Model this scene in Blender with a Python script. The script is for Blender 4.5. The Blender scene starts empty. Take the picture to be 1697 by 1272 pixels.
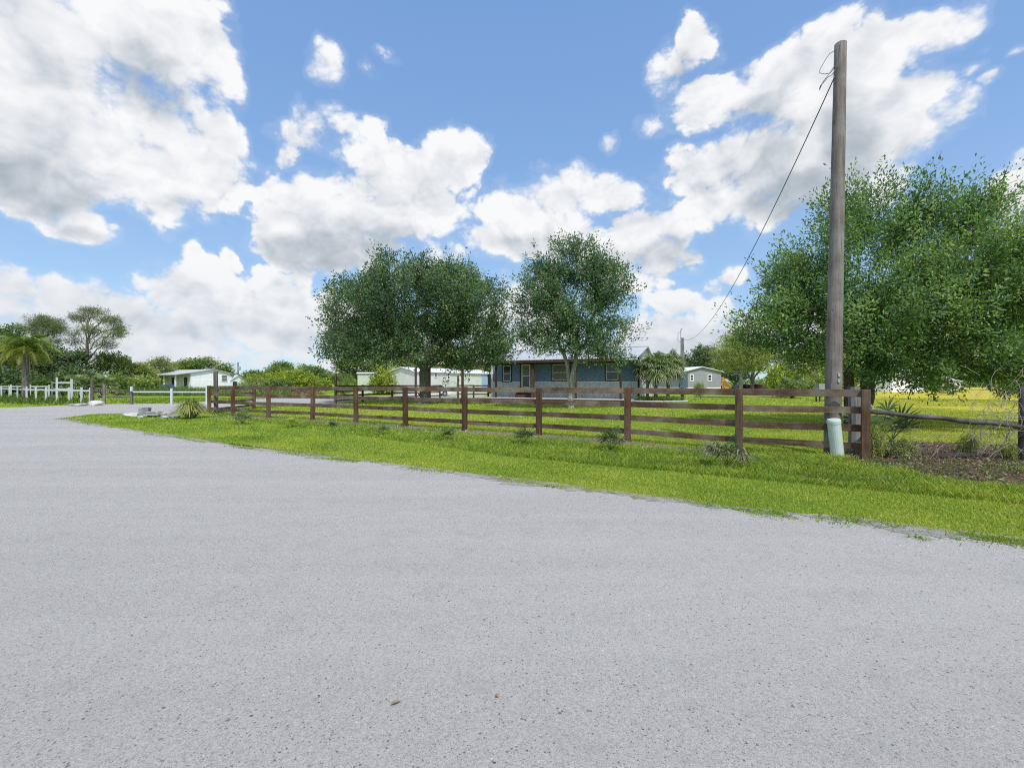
import bpy, bmesh, math, random
import numpy as np
from mathutils import Vector, Matrix, Euler

R = math.radians
SC = bpy.context.scene
COL = SC.collection
F = 754.2            # focal length in photo pixels
CX, CY = 848.5, 636.0
HC = 1.5             # eye height


def W(px, py, Y):
    """a direction measured in the photograph, taken out to depth Y metres"""
    return Vector(((px - CX) / F * Y, Y, HC - (py - CY) / F * Y))


def G(px, Y):
    return Vector(((px - CX) / F * Y, Y, 0.0))


# ------------------------------------------------------------------ nodes
class NG:
    def __init__(s, tree):
        s.t = tree
        s.n = tree.nodes
        s.l = tree.links

    def node(s, typ, **kw):
        n = s.n.new(typ)
        for k, v in kw.items():
            setattr(n, k, v)
        return n

    def put(s, sock, v):
        if isinstance(v, bpy.types.NodeSocket):
            s.l.new(v, sock)
        elif v is not None:
            if isinstance(v, (tuple, list)) and len(v) == 3 and sock.type == 'RGBA':
                v = (*v, 1)
            sock.default_value = v

    def math(s, op, a, b=None, c=None, clamp=False):
        n = s.node('ShaderNodeMath', operation=op, use_clamp=clamp)
        for i, v in enumerate((a, b, c)):
            if v is not None:
                s.put(n.inputs[i], v)
        return n.outputs[0]

    def vmath(s, op, a, b=None, c=None):
        n = s.node('ShaderNodeVectorMath', operation=op)
        for i, v in enumerate((a, b, c)):
            if v is not None:
                s.put(n.inputs[i], v)
        return n.outputs['Value'] if op in ('LENGTH', 'DISTANCE', 'DOT_PRODUCT') else n.outputs['Vector']

    def scale(s, a, k):
        n = s.node('ShaderNodeVectorMath', operation='SCALE')
        s.put(n.inputs[0], a)
        s.put(n.inputs['Scale'], k)
        return n.outputs['Vector']

    def rng(s, v, a, b, c=0.0, d=1.0, smooth=False):
        n = s.node('ShaderNodeMapRange')
        if smooth:
            n.interpolation_type = 'SMOOTHSTEP'
        s.put(n.inputs[0], v)
        for i, x in zip((1, 2, 3, 4), (a, b, c, d)):
            s.put(n.inputs[i], x)
        return n.outputs[0]

    def mix(s, f, a, b, blend='MIX'):
        n = s.node('ShaderNodeMix', data_type='RGBA', blend_type=blend)
        s.put(n.inputs[0], f)
        s.put(n.inputs[6], a)
        s.put(n.inputs[7], b)
        return n.outputs[2]

    def noise(s, vec, scale, detail=4, rough=.55, out='Fac', dist=0.0, **kw):
        n = s.node('ShaderNodeTexNoise', **kw)
        if vec is not None:
            s.put(n.inputs['Vector'], vec)
        n.inputs['Scale'].default_value = scale
        n.inputs['Detail'].default_value = detail
        n.inputs['Roughness'].default_value = rough
        n.inputs['Distortion'].default_value = dist
        return n.outputs[out]

    def voro(s, vec, scale, out='Distance', detail=0, feature='F1', rough=.5):
        n = s.node('ShaderNodeTexVoronoi', feature=feature)
        if vec is not None:
            s.put(n.inputs['Vector'], vec)
        n.inputs['Scale'].default_value = scale
        n.inputs['Detail'].default_value = detail
        n.inputs['Roughness'].default_value = rough
        return n.outputs[out]

    def ramp(s, f, stops):
        n = s.node('ShaderNodeValToRGB')
        e = n.color_ramp.elements
        while len(e) < len(stops):
            e.new(.5)
        for el, (p, c) in zip(e, stops):
            el.position = p
            el.color = (*c, 1)
        s.put(n.inputs[0], f)
        return n.outputs[0]

    def obj(s):
        return s.node('ShaderNodeTexCoord').outputs['Object']

    def pos(s):
        return s.node('ShaderNodeNewGeometry').outputs['Position']

    def rand(s):
        return s.node('ShaderNodeObjectInfo').outputs['Random']

    def mapping(s, vec, scale=(1, 1, 1), rot=(0, 0, 0)):
        n = s.node('ShaderNodeMapping')
        s.put(n.inputs['Vector'], vec)
        n.inputs['Scale'].default_value = scale
        n.inputs['Rotation'].default_value = rot
        return n.outputs[0]

    def bump(s, h, strength=.5, dist=.01):
        n = s.node('ShaderNodeBump')
        n.inputs['Strength'].default_value = strength
        n.inputs['Distance'].default_value = dist
        s.put(n.inputs['Height'], h)
        return n.outputs[0]


def new_mat(name):
    m = bpy.data.materials.new(name)
    m.use_nodes = True
    g = NG(m.node_tree)
    b = m.node_tree.nodes['Principled BSDF']
    return m, g, b


def mat_plain(name, col, rough=.6, var=.12, vscale=3.0, bump=.15, bscale=40, metal=0.0, spec=.4):
    m, g, b = new_mat(name)
    o = g.vmath('ADD', g.obj(), g.scale((7.1, 3.3, 5.7), g.rand()))
    n = g.noise(o, vscale, 5, .6)
    lo = tuple(c * (1 - var) for c in col)
    hi = tuple(min(1, c * (1 + var)) for c in col)
    g.put(b.inputs['Base Color'], g.ramp(n, [(.3, lo), (.7, hi)]))
    b.inputs['Roughness'].default_value = rough
    b.inputs['Metallic'].default_value = metal
    b.inputs['Specular IOR Level'].default_value = spec
    if bump:
        g.put(b.inputs['Normal'], g.bump(g.noise(o, bscale, 4, .6), bump, .004))
    return m


def mat_wood(name, dark, light, weather=(.17, .155, .15), wamt=.5, axis=0, rough=.8):
    m, g, b = new_mat(name)
    sc = [22, 22, 22]
    sc[axis] = 1.3
    o = g.vmath('ADD', g.obj(), g.scale((17.1, 13.3, 15.7), g.rand()))
    v = g.mapping(o, tuple(sc))
    gr = g.noise(v, 1.0, 6, .65, dist=.4)
    big = g.noise(o, 1.7, 4, .6)
    c = g.ramp(gr, [(.3, dark), (.68, light)])
    wf = g.math('MULTIPLY', g.rng(big, .42, .66), wamt)
    c = g.mix(wf, c, weather)
    tone = g.rng(g.rand(), 0, 1, .75, 1.2)
    c = g.mix(1.0, c, g.node('ShaderNodeCombineColor').outputs[0], 'MULTIPLY')
    cc = c.node.inputs[7].links[0].from_node
    for i in range(3):
        g.put(cc.inputs[i], tone)
    # knots
    kn = g.voro(g.mapping(o, tuple(3.0 if i == axis else 7.0 for i in range(3))), 1.0)
    c = g.mix(g.rng(kn, .06, .11, .75, 0), c, tuple(x * .4 for x in dark))
    # drying cracks along the grain
    cs = [46, 46, 46]
    cs[axis] = .55
    ck = g.noise(g.mapping(o, tuple(cs)), 1.0, 3, .5)
    c = g.mix(g.rng(ck, .635, .67, 0, .75), c, tuple(x * .35 for x in dark))
    g.put(b.inputs['Base Color'], c)
    b.inputs['Roughness'].default_value = rough
    b.inputs['Specular IOR Level'].default_value = .25
    g.put(b.inputs['Normal'], g.bump(g.math('SUBTRACT', gr, g.rng(ck, .62, .68, 0, .5)), .5, .006))
    return m


def mat_leaf(name, dark, mid, light, trans=.3, rough=.55, tcol=None):
    m, g, b = new_mat(name)
    a = g.node('ShaderNodeAttribute', attribute_name='tint')
    t = a.outputs['Fac']
    c = g.ramp(t, [(.0, dark), (.55, mid), (1.0, light)])
    g.put(b.inputs['Base Color'], c)
    b.inputs['Roughness'].default_value = rough
    b.inputs['Specular IOR Level'].default_value = .3
    tr = g.node('ShaderNodeBsdfTranslucent')
    g.put(tr.inputs[0], g.mix(1.0, c, tcol or (1.0, 1.05, .45), 'MULTIPLY'))
    mx = g.node('ShaderNodeMixShader')
    mx.inputs[0].default_value = trans
    g.l.new(b.outputs[0], mx.inputs[1])
    g.l.new(tr.outputs[0], mx.inputs[2])
    g.l.new(mx.outputs[0], m.node_tree.nodes['Material Output'].inputs[0])
    return m


# ------------------------------------------------------------------ objects
def link(o, parent=None):
    COL.objects.link(o)
    if parent is not None:
        o.parent = parent
    return o


def tag(o, label=None, cat=None, group=None, kind=None):
    if label:
        o['label'] = label
    if cat:
        o['category'] = cat
    if group:
        o['group'] = group
    if kind:
        o['kind'] = kind
    return o


def thing(name, label, cat, loc=(0, 0, 0), rz=0.0, group=None):
    o = bpy.data.objects.new(name, None)
    o.empty_display_size = .3
    link(o)
    o.location = loc
    o.rotation_euler = (0, 0, rz)
    return tag(o, label, cat, group)


def copy_tree(o, parent=None):
    c = o.copy()
    link(c, parent)
    for ch in o.children:
        copy_tree(ch, c)
    return c


class MB:
    """collects shapes, builds one mesh object"""

    def __init__(s):
        s.v = []
        s.f = []

    def add(s, verts, faces):
        k = len(s.v)
        s.v += [tuple(v) for v in verts]
        s.f += [tuple(i + k for i in f) for f in faces]
        return s

    def box(s, x0, x1, y0, y1, z0, z1, bev=0.0):
        if bev <= 0:
            v = [(x, y, z) for z in (z0, z1) for y in (y0, y1) for x in (x0, x1)]
            f = [(0, 2, 3, 1), (4, 5, 7, 6), (0, 1, 5, 4), (2, 6, 7, 3), (0, 4, 6, 2), (1, 3, 7, 5)]
            return s.add(v, f)
        bm = bmesh.new()
        bmesh.ops.create_cube(bm, size=1)
        for q in bm.verts:
            q.co = Vector(((x0 + x1) / 2 + q.co.x * (x1 - x0), (y0 + y1) / 2 + q.co.y * (y1 - y0), (z0 + z1) / 2 + q.co.z * (z1 - z0)))
        bmesh.ops.bevel(bm, geom=bm.edges[:], offset=bev, segments=1, affect='EDGES')
        s.add([q.co[:] for q in bm.verts], [[w.index for w in f.verts] for f in bm.faces])
        bm.free()
        return s

    def tube(s, pts, rad, sides=6, cap=True):
        pts = [Vector(p) for p in pts]
        if not isinstance(rad, (list, tuple, np.ndarray)):
            rad = [rad] * len(pts)
        k = len(s.v)
        prev = None
        for i, p in enumerate(pts):
            d = (pts[min(i + 1, len(pts) - 1)] - pts[max(i - 1, 0)])
            if d.length < 1e-9:
                d = Vector((0, 0, 1))
            d.normalize()
            if prev is None:
                a = d.orthogonal().normalized()
            else:
                a = prev - d * prev.dot(d)
                a = a.normalized() if a.length > 1e-6 else d.orthogonal().normalized()
            prev = a
            b = d.cross(a)
            for j in range(sides):
                t = 2 * math.pi * j / sides
                s.v.append(tuple(p + (a * math.cos(t) + b * math.sin(t)) * rad[i]))
        for i in range(len(pts) - 1):
            for j in range(sides):
                q = (j + 1) % sides
                s.f.append((k + i * sides + j, k + i * sides + q, k + (i + 1) * sides + q, k + (i + 1) * sides + j))
        if cap:
            s.f.append(tuple(k + j for j in range(sides))[::-1])
            s.f.append(tuple(k + (len(pts) - 1) * sides + j for j in range(sides)))
        return s

    def lathe(s, prof, sides=16):
        """profile (r, z) about the z axis"""
        return s.tube([(0, 0, z) for r, z in prof], [max(r, 1e-4) for r, z in prof], sides)

    def prism(s, poly, y0, y1):
        """polygon in x,z pushed from y0 to y1"""
        n = len(poly)
        v = [(x, y0, z) for x, z in poly] + [(x, y1, z) for x, z in poly]
        f = [tuple(range(n)), tuple(range(2 * n - 1, n - 1, -1))]
        f += [(i, i + n, (i + 1) % n + n, (i + 1) % n) for i in range(n)]
        return s.add(v, f)

    def build(s, name, mat, parent=None, loc=None, rot=None, smooth=False):
        me = bpy.data.meshes.new(name)
        me.from_pydata(s.v, [], s.f)
        if smooth:
            me.shade_smooth()
        me.materials.append(mat)
        bm = bmesh.new()
        bm.from_mesh(me)
        bmesh.ops.recalc_face_normals(bm, faces=bm.faces)
        bm.to_mesh(me)
        bm.free()
        o = bpy.data.objects.new(name, me)
        link(o, parent)
        if loc is not None:
            o.location = loc
        if rot is not None:
            o.rotation_euler = rot
        return o


def np_mesh(name, verts, nper, mat, parent=None, tint=None, smooth=False):
    """verts: (N, nper, 3): N separate faces of nper corners"""
    verts = np.asarray(verts, dtype=np.float32)
    N = verts.shape[0]
    me = bpy.data.meshes.new(name)
    me.vertices.add(N * nper)
    me.vertices.foreach_set('co', verts.reshape(-1))
    me.loops.add(N * nper)
    me.loops.foreach_set('vertex_index', np.arange(N * nper, dtype=np.int32))
    me.polygons.add(N)
    me.polygons.foreach_set('loop_start', np.arange(0, N * nper, nper, dtype=np.int32))
    me.update(calc_edges=True)
    if tint is not None:
        at = me.attributes.new('tint', 'FLOAT', 'POINT')
        at.data.foreach_set('value', np.repeat(np.asarray(tint, dtype=np.float32), nper))
    if smooth:
        me.shade_smooth()
    me.materials.append(mat)
    o = bpy.data.objects.new(name, me)
    link(o, parent)
    return o


def unit(a):
    return a / np.maximum(np.linalg.norm(a, axis=-1, keepdims=True), 1e-9)


def leaf_quads(pos, axis, nrm, L, Wd):
    """rhombic leaves: base, side, tip, side"""
    axis = unit(axis)
    side = unit(np.cross(axis, nrm))
    L = np.asarray(L).reshape(-1, 1)
    Wd = np.asarray(Wd).reshape(-1, 1)
    mid = pos + axis * L * .5
    up = np.cross(side, axis)
    return np.stack([pos, mid + side * Wd * .5 + up * Wd * .12, pos + axis * L, mid - side * Wd * .5 + up * Wd * .12], axis=1)
# ------------------------------------------------------------------ sky, sun, camera
SUN_EL, SUN_AZ = 56.0, 160.0        # azimuth clockwise from +Y: behind the camera, to the right
CLOUDS = [  # heaps of cumulus: centre, radii as measured in the photograph, weight
    (40, 30, 300, 130, 1), (230, 80, 150, 120, 1), (335, 70, 70, 75, 1), (378, 112, 30, 36, .8), (345, 205, 55, 60, 1), (362, 240, 45, 55, 1),
    (352, 305, 78, 78, 1), (280, 290, 110, 80, 1), (80, 210, 200, 120, 1), (50, 310, 130, 52, 1), (130, 382, 75, 26, .9), (150, 366, 36, 20, .9), (265, 205, 95, 80, 1), (300, 140, 80, 60, .8), (190, 250, 150, 90, 1), (1390, 180, 110, 70, .9), (605, 355, 110, 66, 1), (475, 400, 52, 45, 1), (130, 505, 110, 48, 1.15), (20, 480, 60, 50, 1.1), (240, 520, 60, 36, 1), (420, 520, 70, 55, 1),
    (0, 500, 75, 55, 1), (95, 480, 45, 36, 1), (98, 462, 28, 18, .9), (185, 515, 80, 50, 1), (60, 560, 200, 80, 1), (330, 500, 110, 62, 1), (240, 575, 200, 60, 1),
    (345, 452, 45, 32, .9), (325, 432, 20, 26, .8), (383, 432, 22, 36, .9), (470, 480, 55, 42, 1), (500, 455, 28, 28, .8), (480, 540, 120, 70, 1), (580, 545, 100, 70, 1),
    (500, 350, 75, 62, 1), (470, 345, 50, 55, 1), (560, 410, 130, 50, 1), (650, 310, 110, 90, 1), (730, 285, 75, 65, 1), (785, 260, 38, 40, .9), (690, 350, 90, 60, 1),
    (500, 222, 55, 32, .8), (590, 215, 60, 24, .75), (480, 255, 26, 34, .7), (545, 118, 26, 32, .62), (612, 122, 20, 15, .55), (642, 97, 24, 10, .5), (495, 190, 18, 20, .6),
    (850, 350, 70, 58, 1), (930, 318, 75, 48, 1), (1000, 325, 52, 42, .95), (805, 395, 42, 36, .9), (900, 395, 130, 48, 1), (1070, 380, 75, 55, 1), (1085, 430, 60, 45, 1), (1030, 430, 90, 40, 1), (897, 272, 16, 12, .5),
    (735, 430, 42, 26, .7), (860, 530, 110, 60, .9), (760, 600, 200, 45, 1),
    (1150, 85, 38, 50, 1), (1110, 130, 50, 50, .95), (1160, 175, 65, 45, 1), (1085, 215, 42, 20, .7), (1018, 232, 20, 14, .5), (1290, 140, 110, 66, 1), (1390, 105, 140, 70, 1), (1480, 60, 140, 40, .9),
    (1490, 160, 100, 62, 1), (1565, 165, 60, 40, .8), (1480, 230, 100, 70, 1), (1310, 270, 150, 90, 1), (1170, 275, 90, 42, 1), (1130, 262, 40, 28, .8), (1240, 345, 110, 48, 1), (1160, 345, 55, 36, .9), (1400, 300, 110, 80, 1),
    (1590, 108, 45, 18, .6), (1640, 118, 34, 16, .7), (1695, 78, 30, 10, .6), (1560, 60, 60, 22, .6), (1700, 305, 70, 42, 1), (1730, 350, 90, 70, 1),
    (1218, 455, 32, 22, .8), (1190, 470, 24, 18, .7), (1150, 437, 20, 12, .6), (1130, 500, 60, 26, .85), (1190, 520, 45, 34, .85), (1130, 560, 130, 45, 1), (1240, 560, 80, 55, 1), (1420, 560, 220, 60, 1), (1600, 580, 200, 60, 1), (1060, 470, 50, 30, .7),
]
GREYS = [  # the shaded undersides
    (60, 300, 150, 62, 1), (40, 240, 120, 60, .5), (235, 140, 90, 70, .6), (60, 110, 130, 60, .35), (545, 420, 125, 40, 1), (620, 400, 110, 50, .6), (1330, 330, 120, 55, .95), (1260, 190, 85, 42, .75),
    (1290, 250, 130, 70, .45), (1410, 250, 55, 130, .8), (1180, 310, 90, 22, .5), (1130, 130, 30, 40, .5), (1120, 420, 70, 40, .6), (250, 535, 60, 22, .5), (350, 545, 130, 26, .55), (520, 565, 90, 26, .45), (150, 560, 100, 30, .4), (880, 410, 70, 30, .5),
    (1710, 350, 60, 40, .6), (1470, 165, 40, 24, .45), (300, 350, 90, 30, .4), (140, 390, 60, 14, .5), (1080, 440, 50, 30, .5), (700, 330, 70, 50, .3), (60, 540, 130, 22, .6), (700, 570, 160, 24, .5), (1150, 575, 160, 20, .5), (470, 500, 50, 16, .4),
]


def ae(cx, cy, rx, ry):
    u, v = (cx - CX) / F, (CY - cy) / F
    az = math.atan(u)
    el = math.atan(v * math.cos(az))
    ra = (math.atan(u + rx / F) - math.atan(u - rx / F)) / 2
    re = (math.atan((v + ry / F) * math.cos(az)) - math.atan((v - ry / F) * math.cos(az))) / 2
    return az, el, ra, re


def build_sky():
    w = bpy.data.worlds.new('World')
    SC.world = w
    w.use_nodes = True
    g = NG(w.node_tree)
    bg = w.node_tree.nodes['Background']
    d = g.node('ShaderNodeTexCoord').outputs['Generated']
    sp = g.node('ShaderNodeSeparateXYZ')
    g.put(sp.inputs[0], d)
    x, y, z = sp.outputs
    az = g.math('ARCTAN2', x, y)
    el = g.math('ARCSINE', g.math('MINIMUM', g.math('MAXIMUM', z, -1.0), 1.0))
    cb = g.node('ShaderNodeCombineXYZ')
    g.put(cb.inputs[0], az)
    g.put(cb.inputs[1], el)
    p0 = cb.outputs[0]
    # ragged edges: bend the coordinates with noise
    wv = g.noise(d, 7.0, 3, .55, out='Color')
    wc = g.scale(g.vmath('SUBTRACT', wv, (.5, .5, .5)), .10)
    p = g.vmath('ADD', p0, wc)

    def field(pt, blobs):
        acc = None
        for cx, cy, rx, ry, wt in blobs:
            a, e, ra, re = ae(cx, cy, rx, ry)
            q = g.vmath('MULTIPLY_ADD', pt, (1 / ra, 1 / re, 0), (-a / ra, -e / re, 0))
            val = g.math('MULTIPLY_ADD', g.vmath('DOT_PRODUCT', q, q), -.8 * wt, wt)
            acc = val if acc is None else g.math('SMOOTH_MAX', acc, val, .25)
        return acc

    # distance-dependent grain: finer towards the horizon
    dn = g.vmath('MULTIPLY', d, (1, 1, 1.35))
    fb = g.noise(dn, 9.0, 9, .62)
    pv = g.voro(g.vmath('ADD', dn, g.scale(g.vmath('SUBTRACT', wv, (.5, .5, .5)), .12)), 15.0, detail=3, rough=.55)
    puff = g.math('SUBTRACT', .55, pv)
    fine = g.noise(dn, 46.0, 6, .62)
    nz = g.math('ADD', g.math('MULTIPLY', g.math('SUBTRACT', fb, .5), 2.5), g.math('MULTIPLY', puff, .75))
    nz = g.math('ADD', nz, g.math('MULTIPLY', g.math('SUBTRACT', fine, .5), .75))
    cl = field(p, CLOUDS)
    # the half of the sky behind the camera: scattered clouds from noise alone
    gen = g.rng(g.noise(d, 2.6, 5, .55), .40, .62, -1.0, 1.0)
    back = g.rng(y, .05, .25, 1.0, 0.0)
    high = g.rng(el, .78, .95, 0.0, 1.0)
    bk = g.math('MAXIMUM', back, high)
    cl = g.math('MAXIMUM', cl, g.math('SUBTRACT', gen, g.math('MULTIPLY', g.math('SUBTRACT', 1.0, bk), 3.0)))
    den = g.math('ADD', g.math('MULTIPLY_ADD', cl, 1.3, .27), nz)
    soft = g.rng(g.noise(d, 5.0, 3, .5), .35, .65, .40, 1.0)
    cov = g.rng(den, .06, soft, smooth=True)
    thin = g.math('MULTIPLY', g.rng(den, -.30, .15, 0, 1), .10)
    cov = g.math('MAXIMUM', cov, thin)
    # light from above: compare with the cloud a little higher up
    up = g.vmath('ADD', d, (0.012, 0, .05))
    fb2 = g.noise(g.vmath('MULTIPLY', up, (1, 1, 1.35)), 9.0, 5, .6)
    emb = g.math('SUBTRACT', fb, fb2)
    emb2 = g.math('SUBTRACT', pv, g.voro(g.vmath('ADD', g.vmath('MULTIPLY', up, (1, 1, 1.35)), g.scale(g.vmath('SUBTRACT', wv, (.5, .5, .5)), .12)), 15.0, detail=2, rough=.55))
    gr = field(g.vmath('ADD', p0, g.scale(wc, .8)), GREYS)
    grey = g.rng(gr, .0, .9, 0, 1, smooth=True)
    thick = g.rng(cl, .35, 1.15, 0, .15)
    lit = g.math('SUBTRACT', 1.0, g.math('MULTIPLY', grey, .50))
    lit = g.math('SUBTRACT', lit, thick)
    calm = g.rng(cl, .15, 1.0, 1.0, .70)
    emb = g.math('MULTIPLY', emb, calm)
    emb2 = g.math('MULTIPLY', emb2, calm)
    lit = g.math('ADD', lit, g.math('MULTIPLY', emb, .60))
    lit = g.math('ADD', lit, g.math('MULTIPLY', emb2, -.36))
    lit = g.math('ADD', lit, g.math('MULTIPLY', g.math('SUBTRACT', g.noise(dn, 3.0, 3, .45), .5), .30))
    ccol = g.scale(g.ramp(lit, [(.25, (.41, .475, .535)), (.5, (.56, .61, .665)), (.75, (.775, .80, .84)), (1.0, (.95, .955, .97))]), CLOUD_K)
    sky = g.node('ShaderNodeTexSky', sky_type='NISHITA', sun_disc=False)
    sky.sun_elevation = R(SUN_EL)
    sky.sun_rotation = R(SUN_AZ)
    sky.air_density = 1.0
    sky.dust_density = .6
    sky.ozone_density = 2.0
    scol = g.mix(1.0, sky.outputs[0], SKY_TINT, 'MULTIPLY')
    blue = g.ramp(g.rng(el, 0, .9), [(0, (.46, .62, .82)), (.18, (.33, .505, .80)), (.5, (.225, .40, .745)), (1, (.165, .325, .69))])
    scol = g.mix(.8, scol, g.scale(blue, CLOUD_K))
    # clouds low down fade into pale air
    low = g.rng(el, .0, .24, .5, 0)
    ccol = g.mix(low, ccol, tuple(c * CLOUD_K for c in (.60, .67, .76)))
    ccol = g.scale(ccol, g.rng(bk, 0, 1, 1.0, 1.9))     # unseen clouds behind the camera and overhead, brightened to add fill light
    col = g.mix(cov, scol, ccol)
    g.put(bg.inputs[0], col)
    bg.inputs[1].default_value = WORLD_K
    w.cycles.sampling_method = 'MANUAL'
    w.cycles.sample_map_resolution = 512


EXPOSURE = .72
WORLD_K = .14
CLOUD_K = 1 / WORLD_K / 2 ** EXPOSURE
SKY_TINT = (1.02, 1.14, 1.04)
build_sky()
sd = bpy.data.lights.new('sun', 'SUN')
sd.energy = 2.4
sd.angle = R(.53)
sd.color = (1, .95, .87)
so = bpy.data.objects.new('sun', sd)
link(so)
sv = Vector((math.sin(R(SUN_AZ)) * math.cos(R(SUN_EL)), math.cos(R(SUN_AZ)) * math.cos(R(SUN_EL)), math.sin(R(SUN_EL))))
so.rotation_euler = sv.to_track_quat('Z', 'Y').to_euler()
so.location = (0, 0, 60)
cd = bpy.data.cameras.new('camera')
cd.sensor_width = 36
cd.lens = 36 * F / 1697
cd.clip_start = .05
cd.clip_end = 6000
co = bpy.data.objects.new('camera', cd)
link(co)
co.location = (0, 0, HC)
co.rotation_euler = (R(90), 0, 0)
SC.camera = co
SC.view_settings.view_transform = 'Standard'
SC.view_settings.look = 'None'
SC.view_settings.exposure = EXPOSURE
SC.view_settings.gamma = 1
SC.cycles.use_denoising = False
SC.cycles.filter_width = 1.1
# ------------------------------------------------------------------ ground, road, grass
rng = np.random.default_rng(11)
random.seed(5)


def gp(px, py):
    Y = F * HC / (py - CY)
    return ((px - CX) / F * Y, Y)


def in_poly(P, poly):
    x, y = P[:, 0], P[:, 1]
    q = np.asarray(poly)
    r = np.zeros(len(P), bool)
    j = len(q) - 1
    for i in range(len(q)):
        xi, yi = q[i]
        xj, yj = q[j]
        c = ((yi > y) != (yj > y)) & (x < (xj - xi) * (y - yi) / ((yj - yi) or 1e-9) + xi)
        r ^= c
        j = i
    return r


def ragged(poly, step, amp, seed, closed=True):
    rr = np.random.default_rng(seed)
    out = []
    n = len(poly)
    for i in range(n if closed else n - 1):
        a = np.array(poly[i], float)
        b = np.array(poly[(i + 1) % n], float)
        L = np.linalg.norm(b - a)
        k = max(1, min(400, int(L / step)))
        nrm = np.array([-(b - a)[1], (b - a)[0]]) / max(L, 1e-6)
        for t in range(k):
            s = t / k
            w = 0
            X = (a + (b - a) * s)
            u = X[0] * 1.0 + X[1] * .7
            w = math.sin(u * 2.1 + seed) * .45 + math.sin(u * 5.3 + 1.7 * seed) * .35 + math.sin(u * 13.1 + seed * .3) * .25 + rr.normal() * .22
            out.append(tuple(X + nrm * w * amp))
    return out


def sheet(name, poly, z, mat, kind='structure'):
    me = bpy.data.meshes.new(name)
    me.from_pydata([(x, y, z) for x, y in poly], [], [tuple(range(len(poly)))])
    if me.polygons[0].normal.z < 0:
        me.flip_normals()
    me.materials.append(mat)
    o = bpy.data.objects.new(name, me)
    link(o)
    o['kind'] = kind
    return o


EDGE = [(40, -19.0), (14, -2.1), gp(1694, 896), gp(1575, 884), gp(1411, 862), gp(1205, 842), gp(1000, 815), (-2.9, 8.84), gp(530, 756), gp(354, 733), gp(212, 712), gp(102, 693)]
DRIVE_LOW = [gp(150, 686), gp(200, 685), gp(262, 683), gp(330, 683), (-16.6, 24.6), gp(432, 673), gp(500, 671.5), gp(556, 668), (-14.5, 47), (-9.7, 49.5), (-3.2, 49.2)]
DRIVE_UP = [(-3.4, 62), (-14, 61), (-20, 51), (-25.5, 45), gp(345, 665), gp(285, 668.5), gp(215, 668.5), gp(150, 670), gp(100, 672), gp(0, 676)]
FAR_LEFT = [(-60, 31), (-200, 40), (-200, 20), (-60, 5), (-30, -25), (20, -40), (60, -45)]
GRAVEL = EDGE + DRIVE_LOW + DRIVE_UP + FAR_LEFT
gravel_poly = ragged(EDGE, .07, .12, 3, False) + ragged(DRIVE_LOW, .3, .12, 4, False) + ragged(DRIVE_UP, .3, .14, 6, False) + FAR_LEFT


def mat_ground():
    m, g, b = new_mat('lawn_turf')
    p = g.pos()
    big = g.noise(p, .16, 4, .6)
    midn = g.noise(p, 1.3, 5, .65)
    fine = g.noise(g.mapping(p, (1, 1, 1)), 26, 6, .75)
    stripe = g.noise(g.mapping(p, (.10, 1.1, 1), (0, 0, R(36))), 1.0, 3, .55)
    c = g.ramp(fine, [(.25, (.085, .135, .02)), (.5, (.19, .29, .034)), (.72, (.32, .39, .055))])
    c = g.mix(g.rng(midn, .38, .68, 0, .55), c, (.27, .29, .04))
    c = g.mix(g.rng(stripe, .42, .62, 0, .45), c, (.15, .26, .018))
    c = g.mix(g.rng(big, .45, .65, 0, .3), c, (.14, .22, .02))
    # the open field to the right is dry and yellow
    s = g.node('ShaderNodeSeparateXYZ')
    g.put(s.inputs[0], p)
    field = g.math('MULTIPLY', g.rng(g.math('SUBTRACT', s.outputs[0], g.math('MULTIPLY', s.outputs[1], .66)), .8, 4.0), g.rng(s.outputs[1], 7, 34, .25, 1.0))
    field = g.math('MULTIPLY', field, g.rng(midn, .25, .6, .7, 1))
    fieldcol = g.ramp(fine, [(.3, (.34, .30, .03)), (.7, (.58, .48, .05))])
    fieldcol = g.mix(g.rng(midn, .5, .68, 0, .5), fieldcol, (.33, .33, .05))
    c = g.mix(field, c, fieldcol)
    g.put(b.inputs['Base Color'], c)
    b.inputs['Roughness'].default_value = .9
    b.inputs['Specular IOR Level'].default_value = .1
    g.put(b.inputs['Normal'], g.bump(g.noise(p, 40, 5, .8), .8, .04))
    return m


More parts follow.
